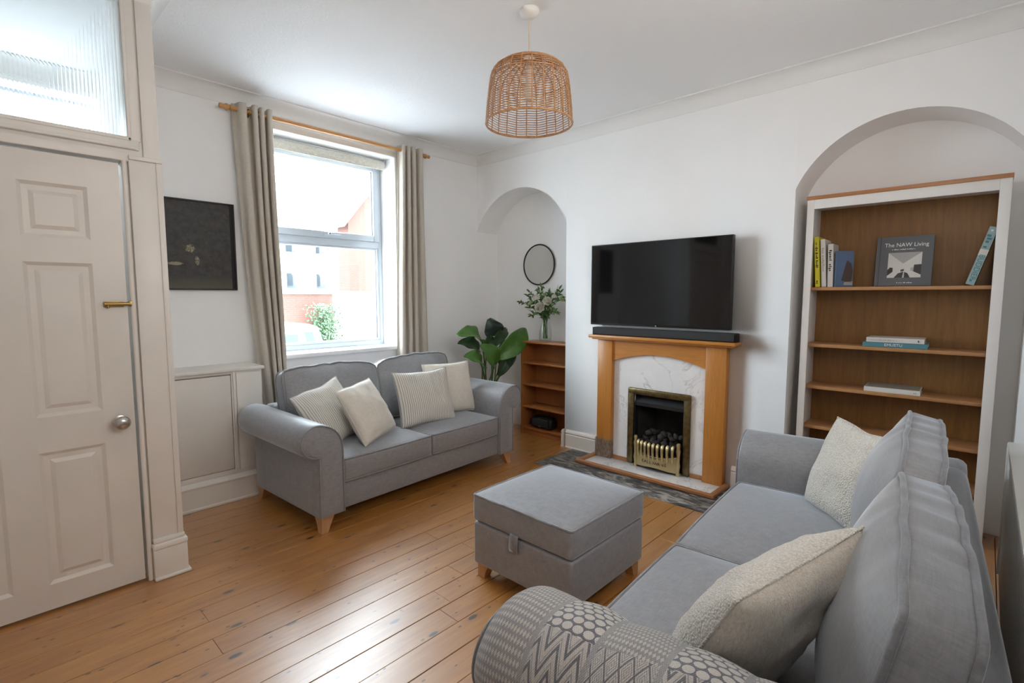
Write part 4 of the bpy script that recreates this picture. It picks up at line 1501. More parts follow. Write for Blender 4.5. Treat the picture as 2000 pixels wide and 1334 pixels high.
# ------------------------------------------------------------------ small bookcase, speaker, vase, flowers, mirror
sbk = empty('low_bookcase', (3.8, 3.05, 0), 0, 'low orange-brown teak bookcase with open shelves in the small alcove', 'bookcase')
SX0, SX1, SY0, SY1, SZ = 3.690, 3.900, 2.768, 3.335, .925
box('side', SX0, SX1, SY0, SY0 + .018, .0, SZ - .018, 'teak', sbk, .0015)
box('side', SX0, SX1, SY1 - .018, SY1, .0, SZ - .018, 'teak', sbk, .0015)
box('top', SX0, SX1, SY0, SY1, SZ - .018, SZ, 'teak_h', sbk, .0015)
box('back', SX1 - .006, SX1, SY0 + .018, SY1 - .018, .06, SZ - .018, 'teak', sbk, 0)
for z in (.062, .276, .497, .712):
    box('shelf', SX0 + .006, SX1 - .006, SY0 + .018, SY1 - .018, z - .009, z + .009, 'teak_h', sbk, .0015)
box('plinth', SX0 + .02, SX0 + .035, SY0 + .018, SY1 - .018, 0, .053, 'teak_h', sbk, .001)
spk_ = empty('speaker', (3.77, 3.10, .072), 0, 'small rounded black speaker on the lowest teak shelf', 'speaker')
me, _ = soft_me(.13, .27, .12, .045, (4, 8, 4))
link('case', me, 'black_plastic', spk_, (0, 0, .061), 60)
me, _ = soft_me(.02, .20, .075, .009, (2, 6, 4))
link('grille', me, 'soundbar', spk_, (-.060, 0, .064), 60)
box('badge', 3.699, 3.7005, 3.085, 3.115, .098, .106, 'chrome', spk_, 0)
box('carry_bar', 3.70, 3.71, 3.09, 3.11, .186, .192, 'chrome', spk_, .002)

vz = .925
vase = empty('glass_vase', (3.775, 3.095, vz), 0, 'clear glass vase holding the flowers on the teak bookcase', 'vase')
link('glass', lathe_me([(0, .004), (.052, .004), (.060, .018), (.062, .05), (.056, .11), (.042, .18), (.038, .215), (.046, .236), (.044, .236), (.036, .214), (.040, .18), (.053, .11), (.058, .05), (.055, .02), (0, .012)], 32), 'vase', vase, None, 70)
bq = empty('flower_bouquet', (3.775, 3.095, vz + .02), 0, 'bunch of white roses and green sprigs standing in the glass vase', 'bouquet')
rf_ = random.Random(4)
def leaf_faces(vs_, fs_, base, tip, w, nrm, curl=.15, n=4):
    base, tip = Vector(base), Vector(tip)
    d = tip - base; s_ = d.cross(Vector(nrm))
    if s_.length < 1e-6: s_ = d.cross(Vector((0, 0, 1)))
    s_.normalize(); u_ = s_.cross(d).normalized()
    st = len(vs_)
    for i in range(n + 1):
        t = i / n
        ww = w * math.sin(PI * (t * .92 + .04)) ** .8
        c = base + d * t + u_ * (math.sin(PI * t) * curl * d.length)
        vs_ += [c - s_ * ww / 2 + u_ * ww * .12, c, c + s_ * ww / 2 + u_ * ww * .12]
    for i in range(n):
        for q in (0, 1):
            fs_.append([st + i * 3 + q, st + i * 3 + q + 1, st + i * 3 + q + 4, st + i * 3 + q + 3])
sprig_v, sprig_f = [], []
tips = [(3.75, 3.13, 1.45), (3.76, 2.915, 1.435), (3.74, 2.865, 1.34), (3.72, 3.37, 1.30), (3.76, 3.31, 1.36), (3.72, 3.25, 1.40), (3.73, 3.02, 1.40), (3.80, 3.20, 1.42),
        (3.70, 2.89, 1.20), (3.70, 3.20, 1.18), (3.67, 3.10, 1.20), (3.82, 2.95, 1.40), (3.70, 2.96, 1.28), (3.70, 3.24, 1.25), (3.84, 3.10, 1.38), (3.69, 3.05, 1.34)]
for q, tp in enumerate(tips):
    b0 = Vector((3.775 + rf_.uniform(-.02, .02), 3.095 + rf_.uniform(-.02, .02), vz + .03))
    neck = Vector((3.775, 3.095, vz + .215)) + Vector((rf_.uniform(-.02, .02), rf_.uniform(-.02, .02), 0))
    tp = Vector(tp); mid_ = neck.lerp(tp, .55) + Vector((0, 0, .04))
    tube('stem', [b0, neck, mid_, tp], .0022, 'stem', bq, 5)
    for e in range(24):
        t = rf_.uniform(.0, 1.0)
        p = (neck.lerp(mid_, t * 2) if t < .5 else mid_.lerp(tp, t * 2 - 1))
        dr = Vector((rf_.uniform(-1, 1), rf_.uniform(-1, 1), rf_.uniform(-.35, .9))).normalized()
        ln_ = rf_.uniform(.030, .062)
        leaf_faces(sprig_v, sprig_f, p, p + dr * ln_, ln_ * .42, (rf_.uniform(-1, 1), rf_.uniform(-1, 1), 1))
    leaf_faces(sprig_v, sprig_f, tp - (tp - mid_).normalized() * .01, tp + (tp - mid_).normalized() * .045, .018, (-1, -1, .3))
o = link('foliage', pyd(sprig_v, sprig_f), 'leaf_small', bq, None, 60, True)
tag(o, kind='stuff')
def rose(loc, r, mat, dirv):
    vs_, fs_ = [], []
    for ring, (nn_, rr_, hh, tilt) in enumerate(((3, .30, .95, .15), (5, .52, .85, .35), (6, .78, .62, .65), (7, 1.0, .40, .95))):
        for e in range(nn_):
            a = 2 * PI * (e + .5 * ring) / nn_
            c = Vector((math.cos(a), math.sin(a), 0)); s_ = Vector((-math.sin(a), math.cos(a), 0))
            st = len(vs_)
            for i in range(5):
                t = i / 4
                rad = rr_ * (.35 + .65 * math.sin(t * PI * .55)) * r
                z = (hh * t * 1.1 - .25 * (1 - t)) * r
                for q in (-1, -.5, 0, .5, 1):
                    ww = .75 * rr_ * r * math.sin(PI * (.15 + .75 * t)) + .1 * r
                    vs_.append(c * (rad - abs(q) * .12 * r) + s_ * q * ww + Vector((0, 0, z - abs(q) ** 2 * .12 * r)))
            for i in range(4):
                for q in range(4): fs_.append([st + i * 5 + q, st + i * 5 + q + 1, st + (i + 1) * 5 + q + 1, st + (i + 1) * 5 + q])
    me = pyd(vs_, fs_, fix=False)
    o = link('rose_bloom', me, mat, bq, None, 70)
    o.matrix_parent_inverse = wmat(bq).inverted()
    o.location = loc
    o.rotation_euler = Vector(dirv).to_track_quat('Z', 'Y').to_euler()
    return o
for p, r_, mt_, dv in (((3.675, 3.085, 1.255), .046, 'petal', (-1, -.5, .35)), ((3.695, 3.010, 1.315), .042, 'petal', (-1, -.7, .6)), ((3.70, 3.150, 1.345), .032, 'petal', (-.8, -.2, .9)),
                      ((3.70, 3.215, 1.30), .024, 'bud', (-.8, .3, .7)), ((3.73, 2.955, 1.36), .022, 'petal', (-.6, -.6, .8)), ((3.73, 2.865, 1.335), .026, 'bud', (-.4, -1, .5)), ((3.71, 3.24, 1.235), .018, 'petal', (-.8, .5, .5)),
                      ((3.73, 3.07, 1.375), .020, 'bud', (-.5, -.3, 1))):
    rose(p, r_, mt_, dv)

mr = empty('round_mirror', (XB - .015, 3.292, 1.675), 0, 'round mirror with thin black rim in the small alcove', 'mirror')
o = link('rim', tube_me([(0, .198 * math.cos(2 * PI * k / 64), .198 * math.sin(2 * PI * k / 64)) for k in range(64)], .007, 8, True), 'black_metal', mr, None, 60)
o = link('glass', lathe_me([(0, 0), (.194, 0), (.196, -.006), (0, -.006)], 64), 'mirror', mr, None, 40)
o.rotation_euler = (0, R(-90), 0)

# ------------------------------------------------------------------ potted plant
pl_ = empty('potted_plant', (3.42, 3.53, 0), 0, 'tall green broad-leaved pot plant in the corner behind the sofa', 'plant')
M['pot'] = paint('white_pot', (.62, .60, .57), .5, 60, .05, .02)
M['soil'] = paint('soil', (.03, .022, .016), .95, 60, .5, .3)
link('pot', lathe_me([(0, 0), (.10, 0), (.115, .02), (.135, .26), (.137, .28), (.127, .28), (.122, .24), (0, .24)], 32), 'pot', pl_, None, 50)
link('soil', lathe_me([(0, .238), (.06, .252), (.123, .245), (.123, .238)], 24), 'soil', pl_, None, 60)
leaves = [((3.246, 3.42, .932), (2.949, 3.40, 1.043), .155, 'leaf', (-.1, -.6, .8)),
          ((3.187, 3.36, .707), (2.939, 3.30, .847), .145, 'leaf', (.1, -.7, .7)),
          ((3.34, 3.36, .711), (3.137, 3.30, .920), .165, 'leaf', (-.3, -.8, .4)),
          ((3.43, 3.42, .76), (3.83, 3.36, 1.042), .165, 'leaf', (.25, -.75, .5)),
          ((3.55, 3.48, .68), (3.75, 3.52, .94), .15, 'leaf_dark', (-.6, -.7, .1)),
          ((3.50, 3.46, .58), (3.70, 3.42, .872), .10, 'leaf_dark', (-.7, -.7, .1)),
          ((3.66, 3.64, .975), (3.55, 3.64, 1.130), .165, 'leaf_grey', (-.6, -.7, -.2)),
          ((3.50, 3.55, .86), (3.80, 3.62, 1.050), .085, 'leaf_dark', (-.5, -.7, .2)),
          ((3.281, 3.5, .846), (3.051, 3.52, .944), .13, 'leaf_dark', (.1, -.7, .5)),
          ((3.42, 3.55, .852), (3.56, 3.58, .965), .10, 'leaf_dark', (-.5, -.8, .2)),
          ((3.55, 3.44, .64), (3.66, 3.40, .90), .13, 'leaf_dark', (-.7, -.6, .2))]
rl = random.Random(9)
for q, (b_, t_, w_, mt_, nr) in enumerate(leaves):
    b_, t_ = Vector(b_), Vector(t_)
    w_ *= 1.32
    d = t_ - b_; nv_ = Vector(nr).normalized()
    s_ = d.cross(nv_).normalized(); u_ = s_.cross(d).normalized()
    vs_, fs_ = [], []
    n, mcol = 14, 6
    for i in range(n + 1):
        t = i / n
        ww = w_ * (math.sin(PI * min(1, t * .96 + .02)) ** .62) * (1.08 - .30 * t)
        c = b_ + d * t + u_ * (.14 * d.length * math.sin(PI * t) - .10 * d.length * t * t)
        for e in range(-mcol, mcol + 1):
            f_ = e / mcol
            wav = .010 * math.sin(t * 15 + f_ * 3 + q * 2) * abs(f_)
            vs_.append(c + s_ * f_ * ww / 2 + u_ * (abs(f_) ** 1.3 * ww * .20 + wav))
    W_ = 2 * mcol + 1
    for i in range(n):
        for e in range(W_ - 1): fs_.append([i * W_ + e, i * W_ + e + 1, (i + 1) * W_ + e + 1, (i + 1) * W_ + e])
    lf = link('leaf', pyd(vs_, fs_), mt_, pl_, None, 80, True)
    sd = lf.modifiers.new('thick', 'SOLIDIFY'); sd.thickness = .002
    g0 = Vector((3.42 + rl.uniform(-.05, .05), 3.53 + rl.uniform(-.05, .05), .24))
    mid_ = g0.lerp(b_, .5) + Vector((0, 0, .06))
    st_o = link('stalk', tube_me([g0, mid_, b_, b_ + d * .35 + u_ * .115 * d.length * .9], .006, 7, rads=[.009, .0075, .006, .0025]), 'stem', lf, None, 60)
    st_o.matrix_parent_inverse = wmat(lf).inverted()

# ------------------------------------------------------------------ tall bookcase and books
bkc = empty('tall_bookcase', (3.78, .405, 0), 0, 'tall white bookcase with oak shelves inside the big arch', 'bookcase')
BX0, BX1, BY0, BY1, BZ = 3.655, 3.905, -.056, .868, 1.975
box('side', BX0 + .018, BX1, BY0 + .004, BY0 + .026, 0, BZ - .02, 'white_case', bkc, .001)
box('side', BX0 + .018, BX1, BY1 - .026, BY1 - .004, 0, BZ - .02, 'white_case', bkc, .001)
box('face_stile', BX0, BX0 + .018, BY0, BY0 + .046, 0, BZ - .012, 'white_case', bkc, .002)
box('face_stile', BX0, BX0 + .018, BY1 - .040, BY1, 0, BZ - .012, 'white_case', bkc, .002)
box('face_rail', BX0, BX0 + .018, BY0 + .046, BY1 - .040, 1.905, BZ - .012, 'white_case', bkc, .002)
box('under_top', BX0 + .018, BX1, BY0 + .026, BY1 - .026, 1.925, 1.945, 'white_case', bkc, .001)
box('top_board', BX0 - .006, BX1, BY0 - .004, BY1 + .004, BZ - .012, BZ + .010, 'rail', bkc, .002)
box('back_panel', BX1 - .008, BX1, BY0 + .026, BY1 - .026, .05, 1.925, 'bk_back', bkc, 0)
for z in (1.418, 1.058, .788, .528, .285, .075):
    box('shelf', BX0 + .028, BX1 - .008, BY0 + .026, BY1 - .026, z - .020, z, 'bk_shelf', bkc, .0015)
box('kick_rail', BX0, BX0 + .018, BY0 + .046, BY1 - .040, 0, .055, 'white_case', bkc, .002)


def cmat(name, c, rough=.45):
    M[name] = Mat(name, c, rough).m
    return name


cmat('paper', (.66, .62, .54), .9)
cmat('yellow_cover', (.62, .55, .03)); cmat('white_cover', (.62, .60, .57)); cmat('offwhite_cover', (.66, .64, .61))
cmat('blue_cover', (.075, .12, .21)); cmat('grey_cover', (.105, .108, .115), .6); cmat('teal_cover', (.07, .21, .26))
cmat('pale_teal_cover', (.26, .37, .38)); cmat('cream_band', (.58, .58, .53)); cmat('brown_photo', (.06, .035, .028))
cmat('dark_cover', (.015, .012, .010)); cmat('photo_light', (.56, .54, .50)); cmat('photo_mid', (.34, .33, .31)); cmat('photo_dark', (.03, .03, .03)); cmat('spine_grey', (.16, .19, .23))
cmat('magazine_cover', (.27, .28, .25))


def book(mtx, w, h, t, cover, label, spine=None, group='books on the tall bookcase'):
    """local: x = width (spine at x=0), y = thickness, z = height, origin at bottom of spine"""
    root = empty('book', (0, 0, 0), 0, label, 'book', group)
    root.matrix_basis = mtx
    c = .0025
    def lb(nm, a, mt_):
        cx = [(a[0] + a[1]) / 2, (a[2] + a[3]) / 2, (a[4] + a[5]) / 2]
        me = bm_me(box_bm(a[0] - cx[0], a[1] - cx[0], a[2] - cx[1], a[3] - cx[1], a[4] - cx[2], a[5] - cx[2], .0006, 1))
        return link(nm, me, mt_, root, cx, 35)
    lb('cover', (0, w, 0, c, 0, h), cover)
    lb('cover', (0, w, t - c, t, 0, h), cover)
    lb('spine', (-c, 0, 0, t, 0, h), spine or cover)
    lb('pages', (.0, w - .004, c, t - c, .004, h - .004), 'paper')
    return root


def bm4(loc, xd, zd):
    """book matrix: local x along xd, local z along zd"""
    x = Vector(xd).normalized(); z = Vector(zd); z = (z - x * z.dot(x)).normalized(); y_ = z.cross(x)
    return Matrix(((x.x, y_.x, z.x, loc[0]), (x.y, y_.y, z.y, loc[1]), (x.z, y_.z, z.z, loc[2]), (0, 0, 0, 1)))


SH1, SH2, SH3 = 1.4185, 1.0585, .7885
# upright books, spines to the room (spine plane x ~ 3.72, width runs back +x, thickness along +y)
def upright(y0_, y1_, x, h, w, cover, label, lean=0.0):
    t = y1_ - y0_
    return book(bm4((x, y0_, SH1 + .0006 + max(0, lean) * t), (1, 0, 0), (0, lean, 1)), w, h, t, cover, label)
yb_ = upright(.786, .812, 3.71, .318, .17, 'yellow_cover', 'slim yellow book leaning at the end of the row', .065)
wb = upright(.752, .777, 3.71, .300, .17, 'offwhite_cover', 'tall off-white paperback next to the yellow book', .065)
w2 = upright(.716, .745, 3.71, .268, .15, 'white_cover', 'thicker white paperback between off-white and blue books', .03)
bb = upright(.694, .712, 3.700, .222, .10, 'blue_cover', 'short blue book angled to show its mountain photo cover')
bb.matrix_basis = bm4((3.70, .698, SH1 + .0005), (.62, -.76, 0), (0, .0, 1))
def marks(b_, name, org, right, up, length, h, mat, seed, gap=.28):
    """a line of small print too fine to read: one mark per glyph"""
    rm = random.Random(seed)
    bm_ = bmesh.new(); x = 0.0
    r3 = b_.matrix_basis.to_3x3()
    while x < length:
        w = h * rm.uniform(.35, .75)
        if rm.random() < .16: x += h * .6; continue
        z0 = 0 if rm.random() < .8 else -h * .2; z1 = h * rm.choice((.65, .65, 1.0))
        box_bm(x - length / 2, min(x + w, length) - length / 2, z0 - h / 2, z1 - h / 2, 0, .0004, 0, 1, bm_)
        x += w + h * gap
    me = bm_me(bm_)
    o = link(name, me, mat, b_)
    mw = b_.matrix_basis
    o.matrix_parent_inverse = mw.inverted()
    o.matrix_basis = basis(right, up, org)
    return o
def spine_marks(b_, z, ln_, h, t, mat, seed):
    mw = b_.matrix_basis; r3 = mw.to_3x3()
    up = r3 @ Vector((0, 1, 0)); rt = r3 @ Vector((0, 0, -1))
    if rt.cross(up).dot(r3 @ Vector((-1, 0, 0))) < 0: up = -up
    return marks(b_, 'spine_lettering', mw @ Vector((-.0027, t / 2, z)), rt, up, ln_, h, mat, seed)
def on_spine(b_, body, size, mat, z, t, sx=1.0, rot=True):
    mw = b_.matrix_basis
    # text runs up the spine, facing local -x
    p = mw @ Vector((-.0032, t / 2, z))
    r3 = mw.to_3x3()
    up = r3 @ Vector((0, 1, 0)); rt = r3 @ Vector((0, 0, -1))
    n_ = rt.cross(up)
    if n_.dot(r3 @ Vector((-1, 0, 0))) < 0: up = -up
    return text('spine_lettering', body, size, mat, b_, basis(rt, up, p), .0003, sx=sx)
spine_marks(yb_, .20, .16, .012, .026, 'ink_dark', 1)
spine_marks(yb_, .03, .022, .012, .026, 'ink_dark', 2)
spine_marks(wb, .17, .15, .012, .025, 'photo_mid', 3)
spine_marks(wb, .018, .012, .013, .025, 'ink_dark', 4)
spine_marks(w2, .165, .13, .014, .029, 'ink_dark', 5)
# photo on the blue cover
def plate(root, name, x0, x1, z0, z1, y_, mat, t=.0006):
    me = pyd([(x0, y_, z0), (x1, y_, z0), (x1, y_, z1), (x0, y_, z1), (x0, y_ - t, z0), (x1, y_ - t, z0), (x1, y_ - t, z1), (x0, y_ - t, z1)],
             [[0, 1, 2, 3], [4, 7, 6, 5], [0, 4, 5, 1], [1, 5, 6, 2], [2, 6, 7, 3], [3, 7, 4, 0]])
    return link(name, me, mat, root)
def poly_plate(root, name, pts, y_, mat, t=.0006):
    n = len(pts)
    vs_ = [(p[0], y_, p[1]) for p in pts] + [(p[0], y_ - t, p[1]) for p in pts]
    fs_ = [list(range(n)), list(range(n, 2 * n))[::-1]] + [[i, (i + 1) % n, n + (i + 1) % n, n + i] for i in range(n)]
    return link(name, pyd(vs_, fs_), mat, root)
poly_plate(bb, 'cover_photo', [(.03, .04), (.09, .025), (.097, .10), (.085, .145), (.06, .165), (.045, .11)], -.0001, 'brown_photo')
poly_plate(bb, 'cover_photo', [(.045, .012), (.098, .010), (.098, .035), (.05, .03)], -.0001, 'photo_mid')

# big grey book, face out, leaning on the back panel: width along -y, thickness along +x
gbk = book(bm4((3.800, .514, SH1 + .004), (0, -1, 0), (.17, 0, 1)), .268, .300, .024, 'grey_cover', 'large grey hardback facing out with a room photograph on its cover', 'spine_grey')
def cover_text(b_, body, size, x, z, mat, sx=1.0, y_=-.0004):
    mw = b_.matrix_basis; r3 = mw.to_3x3()
    return text('cover_lettering', body, size, mat, b_, basis(r3 @ Vector((1, 0, 0)), r3 @ Vector((0, 0, 1)), mw @ Vector((x, y_, z))), .0003, sx=sx)
plate(gbk, 'hinge_groove', .014, .017, 0, .300, -.0001, 'photo_dark', .0003)
cover_text(gbk, 'The NAW Living', .033, .140, .248, 'ink_white', .92)
def cover_marks(b_, x, z, ln_, h, mat, seed):
    mw = b_.matrix_basis; r3 = mw.to_3x3()
    return marks(b_, 'cover_lettering', mw @ Vector((x, -.0002, z)), r3 @ Vector((1, 0, 0)), r3 @ Vector((0, 0, 1)), ln_, h, mat, seed)
cover_marks(gbk, .128, .222, .110, .006, 'ink_white', 6)
cover_marks(gbk, .140, .020, .080, .006, 'ink_white', 7)
PXa, PXb, PZa, PZb = .058, .218, .050, .202
plate(gbk, 'cover_photo', PXa, PXb, PZa, PZb, -.0001, 'photo_light')
cxp = (PXa + PXb) / 2 - .006
poly_plate(gbk, 'cover_photo', [(PXa, PZb), (PXb, PZb), (cxp, .135)], -.0008, 'photo_mid')
poly_plate(gbk, 'cover_photo', [(PXa, .062), (PXa, .098), (PXa + .012, .113), (PXa + .026, .110), (PXa + .026, .086)], -.0008, 'photo_dark')
poly_plate(gbk, 'cover_photo', [(PXb, .066), (PXb, .128), (PXb - .034, .126), (PXb - .036, .086)], -.0008, 'photo_dark')
poly_plate(gbk, 'cover_photo', [(PXb - .036, .086), (PXb - .036, .112), (PXb - .050, .108), (PXb - .050, .092)], -.0008, 'photo_mid')
poly_plate(gbk, 'cover_photo', [(PXa + .034, PZa), (cxp - .022, .076), (cxp + .004, .086), (cxp, PZa)], -.0008, 'photo_dark')
poly_plate(gbk, 'cover_photo', [(cxp + .008, PZa), (cxp + .008, .084), (cxp + .024, .076), (cxp + .036, PZa)], -.0008, 'photo_dark')
poly_plate(gbk, 'cover_photo', [(cxp - .010, .086), (cxp - .010, .098), (cxp + .006, .102), (cxp + .006, .090)], -.0008, 'photo_dark')

# pale teal book leaning against the case side, spine to the room
lb_ = book(bm4((3.71, .060, SH1 + .0005), (1, 0, 0), (0, -.265, 1)), .16, .312, .036, 'dark_cover', 'pale teal spined book leaning against the side of the case', 'pale_teal_cover')
def spine_band(root, name, z0, z1, t, mat):
    c = .0027
    me = bm_me(box_bm(-c - .0004, -.001, -.0002, t + .0002, z0, z1, 0))
    return link(name, me, mat, root)
spine_band(lb_, 'spine_band', .158, .192, .036, 'cream_band')
on_spine(lb_, 'BUDDIER', .034, 'ink_teal', .095, .036)
spine_marks(lb_, .235, .07, .020, .036, 'ink_teal', 11)
spine_marks(lb_, .020, .014, .016, .036, 'ink_teal', 12)
spine_marks(lb_, .290, .012, .015, .036, 'ink_white', 13)

# flat stacks: spine to the room; local z (height) along -y, thickness upwards
def flat(x, y0_, z, ln_, w, t, cover, label, yaw=0.0):
    b_ = book(bm4((x, y0_, z + .0004), (math.cos(yaw), math.sin(yaw), 0), (math.sin(yaw), -math.cos(yaw), 0)), w, ln_, t, cover, label)
    # local y = z x x must point up
    if (b_.matrix_basis.to_3x3() @ Vector((0, 1, 0))).z < 0:
        b_.matrix_basis = b_.matrix_basis @ Matrix.Translation((0, -t, 0))
    return b_
def flat_text(b_, body, size, mat, z, t, sx=1.0):
    mw = b_.matrix_basis; r3 = mw.to_3x3()
    p = mw @ Vector((-.0032, t / 2, z))
    rt = r3 @ Vector((0, 0, 1))
    return text('spine_lettering', body, size, mat, b_, basis(rt, (0, 0, 1), p), .0003, sx=sx)
t1 = flat(3.700, .541, SH2, .308, .20, .028, 'teal_cover', 'teal book lying flat at the bottom of the pair', .01)
flat_text(t1, 'EMUSTU', .022, 'ink_white', .150, .028, 1.05)
t2 = flat(3.706, .524, SH2 + .0288, .275, .19, .027, 'white_cover', 'white book lying flat on top of the teal one', .01)
def flat_marks(b_, z, ln_, h, t, mat, seed):
    mw = b_.matrix_basis; r3 = mw.to_3x3()
    return marks(b_, 'spine_lettering', mw @ Vector((-.0027, t / 2, z)), r3 @ Vector((0, 0, 1)), (0, 0, 1), ln_, h, mat, seed)
flat_marks(t2, .085, .150, .008, .027, 'photo_mid', 8)
flat_marks(t2, .250, .010, .011, .027, 'ink_dark', 9)
t3 = flat(3.690, .519, SH3, .268, .20, .028, 'offwhite_cover', 'off-white paperback with photo cover lying alone on a shelf', .02)
flat_marks(t3, .245, .014, .009, .028, 'photo_mid', 10)
mw = t3.matrix_basis
me = bm_me(box_bm(.004, .19, .0282, .0288, .004, .262, 0)) if (mw.to_3x3() @ Vector((0, 1, 0))).z > 0 else bm_me(box_bm(.004, .19, -.0008, -.0002, .004, .262, 0))
link('cover_photo', me, 'magazine_cover', t3)

# ------------------------------------------------------------------ pendant lamp
LXp, LYp = 1.978, 1.735
pd = empty('pendant_lamp', (LXp, LYp, 2.2), 0, 'woven rattan dome pendant lamp hanging from the ceiling', 'pendant lamp')
link('ceiling_rose', lathe_me([(0, ZC), (.048, ZC), (.050, ZC - .006), (.046, ZC - .022), (.030, ZC - .034), (.012, ZC - .040), (0, ZC - .041)], 32), 'white_plastic', pd, (LXp, LYp, 0), 50, True)
tube('cord', [(LXp, LYp, ZC - .03), (LXp, LYp, 2.49)], .0035, 'cream_cord', pd, 8)
link('lamp_holder', lathe_me([(0, 2.50), (.014, 2.50), (.020, 2.48), (.020, 2.44), (.017, 2.425), (0, 2.425)], 16), 'white_plastic', pd, (LXp, LYp, 0), 50, True)
M['bulb'] = Mat('unlit_frosted_bulb', (.75, .74, .70), .3).m
link('bulb', lathe_me([(0, 2.335), (.018, 2.338), (.028, 2.352), (.030, 2.37), (.024, 2.395), (.014, 2.42), (.013, 2.43), (0, 2.43)], 20), 'bulb', pd, (LXp, LYp, 0), 70, True)
shp = [(.217, 2.222), (.214, 2.27), (.209, 2.33), (.203, 2.38), (.197, 2.425), (.189, 2.458), (.176, 2.480), (.148, 2.501), (.112, 2.518), (.070, 2.532), (.034, 2.540)]
def shade_at(t):
    s_ = [0]
    for a, b in zip(shp[:-1], shp[1:]): s_.append(s_[-1] + math.hypot(b[0] - a[0], b[1] - a[1]))
    d = t * s_[-1]
    for i in range(len(shp) - 1):
        if d <= s_[i + 1] or i == len(shp) - 2:
            k_ = (d - s_[i]) / (s_[i + 1] - s_[i])
            return shp[i][0] + (shp[i + 1][0] - shp[i][0]) * k_, shp[i][1] + (shp[i + 1][1] - shp[i][1]) * k_
NR = 24
sh_root = empty('lamp_shade', (LXp, LYp, 2.222)); sh_root.parent = pd; sh_root.matrix_parent_inverse = wmat(pd).inverted()
rib = tube_me([(*(lambda rz: (rz[0], 0, rz[1] - 2.222))(shade_at(i / 22)),) for i in range(23)], .0030, 6)
rib.materials.append(M['rattan']); rib.shade_smooth()
for i in range(NR):
    o = bpy.data.objects.new('rib', rib); COL.objects.link(o); o.parent = sh_root
    o.rotation_euler = (0, 0, 2 * PI * i / NR)
NW = 36
for k_ in range(NW):
    t = (k_ + .5) / NW
    pts = []
    for i in range(NR):
        for hf in (0, .34, .68):
            a = 2 * PI * (i + hf) / NR
            # herringbone: strands rise in one bay and fall in the next
            sgn = 1 if i % 2 == 0 else -1
            tt = min(1, max(0, t + sgn * (hf - .34) * .010))
            r_, z = shade_at(tt)
            wv = .0016 if hf == 0 else -.0005
            pts.append(((r_ + (wv if k_ % 2 == 0 else -wv)) * math.cos(a), (r_ + (wv if k_ % 2 == 0 else -wv)) * math.sin(a), z - 2.222))
    me = tube_me(pts, .0023, 4, True); me.materials.append(M['rattan']); me.shade_smooth()
    o = bpy.data.objects.new('weft_strand', me); COL.objects.link(o); o.parent = sh_root
for t, rr_ in ((0, .0045), (1.0, .0045), (.51, .003)):
    r_, z = shade_at(t)
    link('hoop', tube_me([(r_ * math.cos(2 * PI * k / 56), r_ * math.sin(2 * PI * k / 56), z - 2.222) for k in range(56)], rr_, 7, True), 'rattan', sh_root, None, 60)

# ------------------------------------------------------------------ radiator behind the larger sofa
rad = empty('radiator', (2.2, YR + .09, .12), 0, 'white panel radiator on the rear wall behind the larger sofa', 'radiator')
RZ0, RZ1, RXa, RXb, RYa, RYb = .14, .742, 1.35, 2.995, YR + .03, -.098
vs, fs = [], []
n = int((RXb - RXa) / .0333)
for i in range(n):
    xa = RXa + (RXb - RXa) * i / n; w = (RXb - RXa) / n
    for q, (dx, dy) in enumerate(((0, 0), (.30, 0), (.40, .007), (.90, .007))):
        vs += [(xa + dx * w, RYb - .007 + dy - .007, RZ0 + .02), (xa + dx * w, RYb - .014 + dy, RZ1 - .03)]
for i in range(4 * n - 1): fs.append([2 * i, 2 * i + 1, 2 * i + 3, 2 * i + 2])
link('front_panel', pyd(vs, fs), 'radiator', rad, None, None, True)
box('body', RXa, RXb, RYa, RYb - .015, RZ0, RZ1 - .012, 'radiator', rad, .004)
box('top_grille', RXa - .004, RXb + .004, RYa, RYb, RZ1 - .022, RZ1, 'radiator', rad, .006)
box('end_cap', RXb, RXb + .006, RYa, RYb, RZ0 + .01, RZ1 - .02, 'radiator', rad, .002)
for xp in (RXa + .1, RXb - .1):
    tube('pipe', [(xp, RYa + .03, RZ0 + .01), (xp, RYa + .03, 0)], .008, 'radiator', rad, 8)

# ------------------------------------------------------------------ outside, across the street
GZ = -.45
gr = box('ground_street', -25, 45, 4.4, 60, GZ - .1, GZ, 'asphalt', None, 0)
struct(gr, 'pale street outside the window', 'street')
gw = empty('garden_wall', (6.8, 18, GZ), 0, 'red brick garden wall with pale coping across the street', 'wall')
box('brickwork', .4, 9.32, 18.0, 18.3, GZ, 1.44, 'brick', gw, 0)
box('coping', .3, 9.40, 17.92, 18.38, 1.44, 1.62, 'stone', gw, .01)
rw = empty('rendered_wall', (12, 18.2, GZ), 0, 'white rendered yard wall beyond the brick garden wall', 'wall')
box('face', 9.41, 20, 18.1, 18.4, GZ, 1.44, 'render', rw, 0)
box('coping', 9.41, 20, 18.04, 18.46, 1.44, 1.56, 'stone', rw, .01)
hs = empty('brick_house', (16.4, 24, GZ), 0, 'brick gabled house beyond the white yard wall', 'house')
link('wall', prism_me([(12.3, GZ), (21.2, GZ), (21.2, 5.04), (16.8, 10.4), (12.3, 4.84)], 22.0, 23.0, 'y'), 'brick', hs, world=True)
link('roof', prism_me([(11.9, 4.54), (16.8, 10.54), (21.6, 4.64), (21.6, 4.96), (16.8, 10.9), (11.9, 4.88)], 21.6, 23.3, 'y'), 'roof', hs, world=True)
for za in (.6, 4.1):
    w_ = box('window', 14.6, 16.2, 21.92, 22.04, za, za + 1.5, 'upvc', hs, .01)
    g_ = box('window_glass', 14.7, 16.1, 21.90, 21.93, za + .1, za + 1.4, 'car_glass', hs, 0)
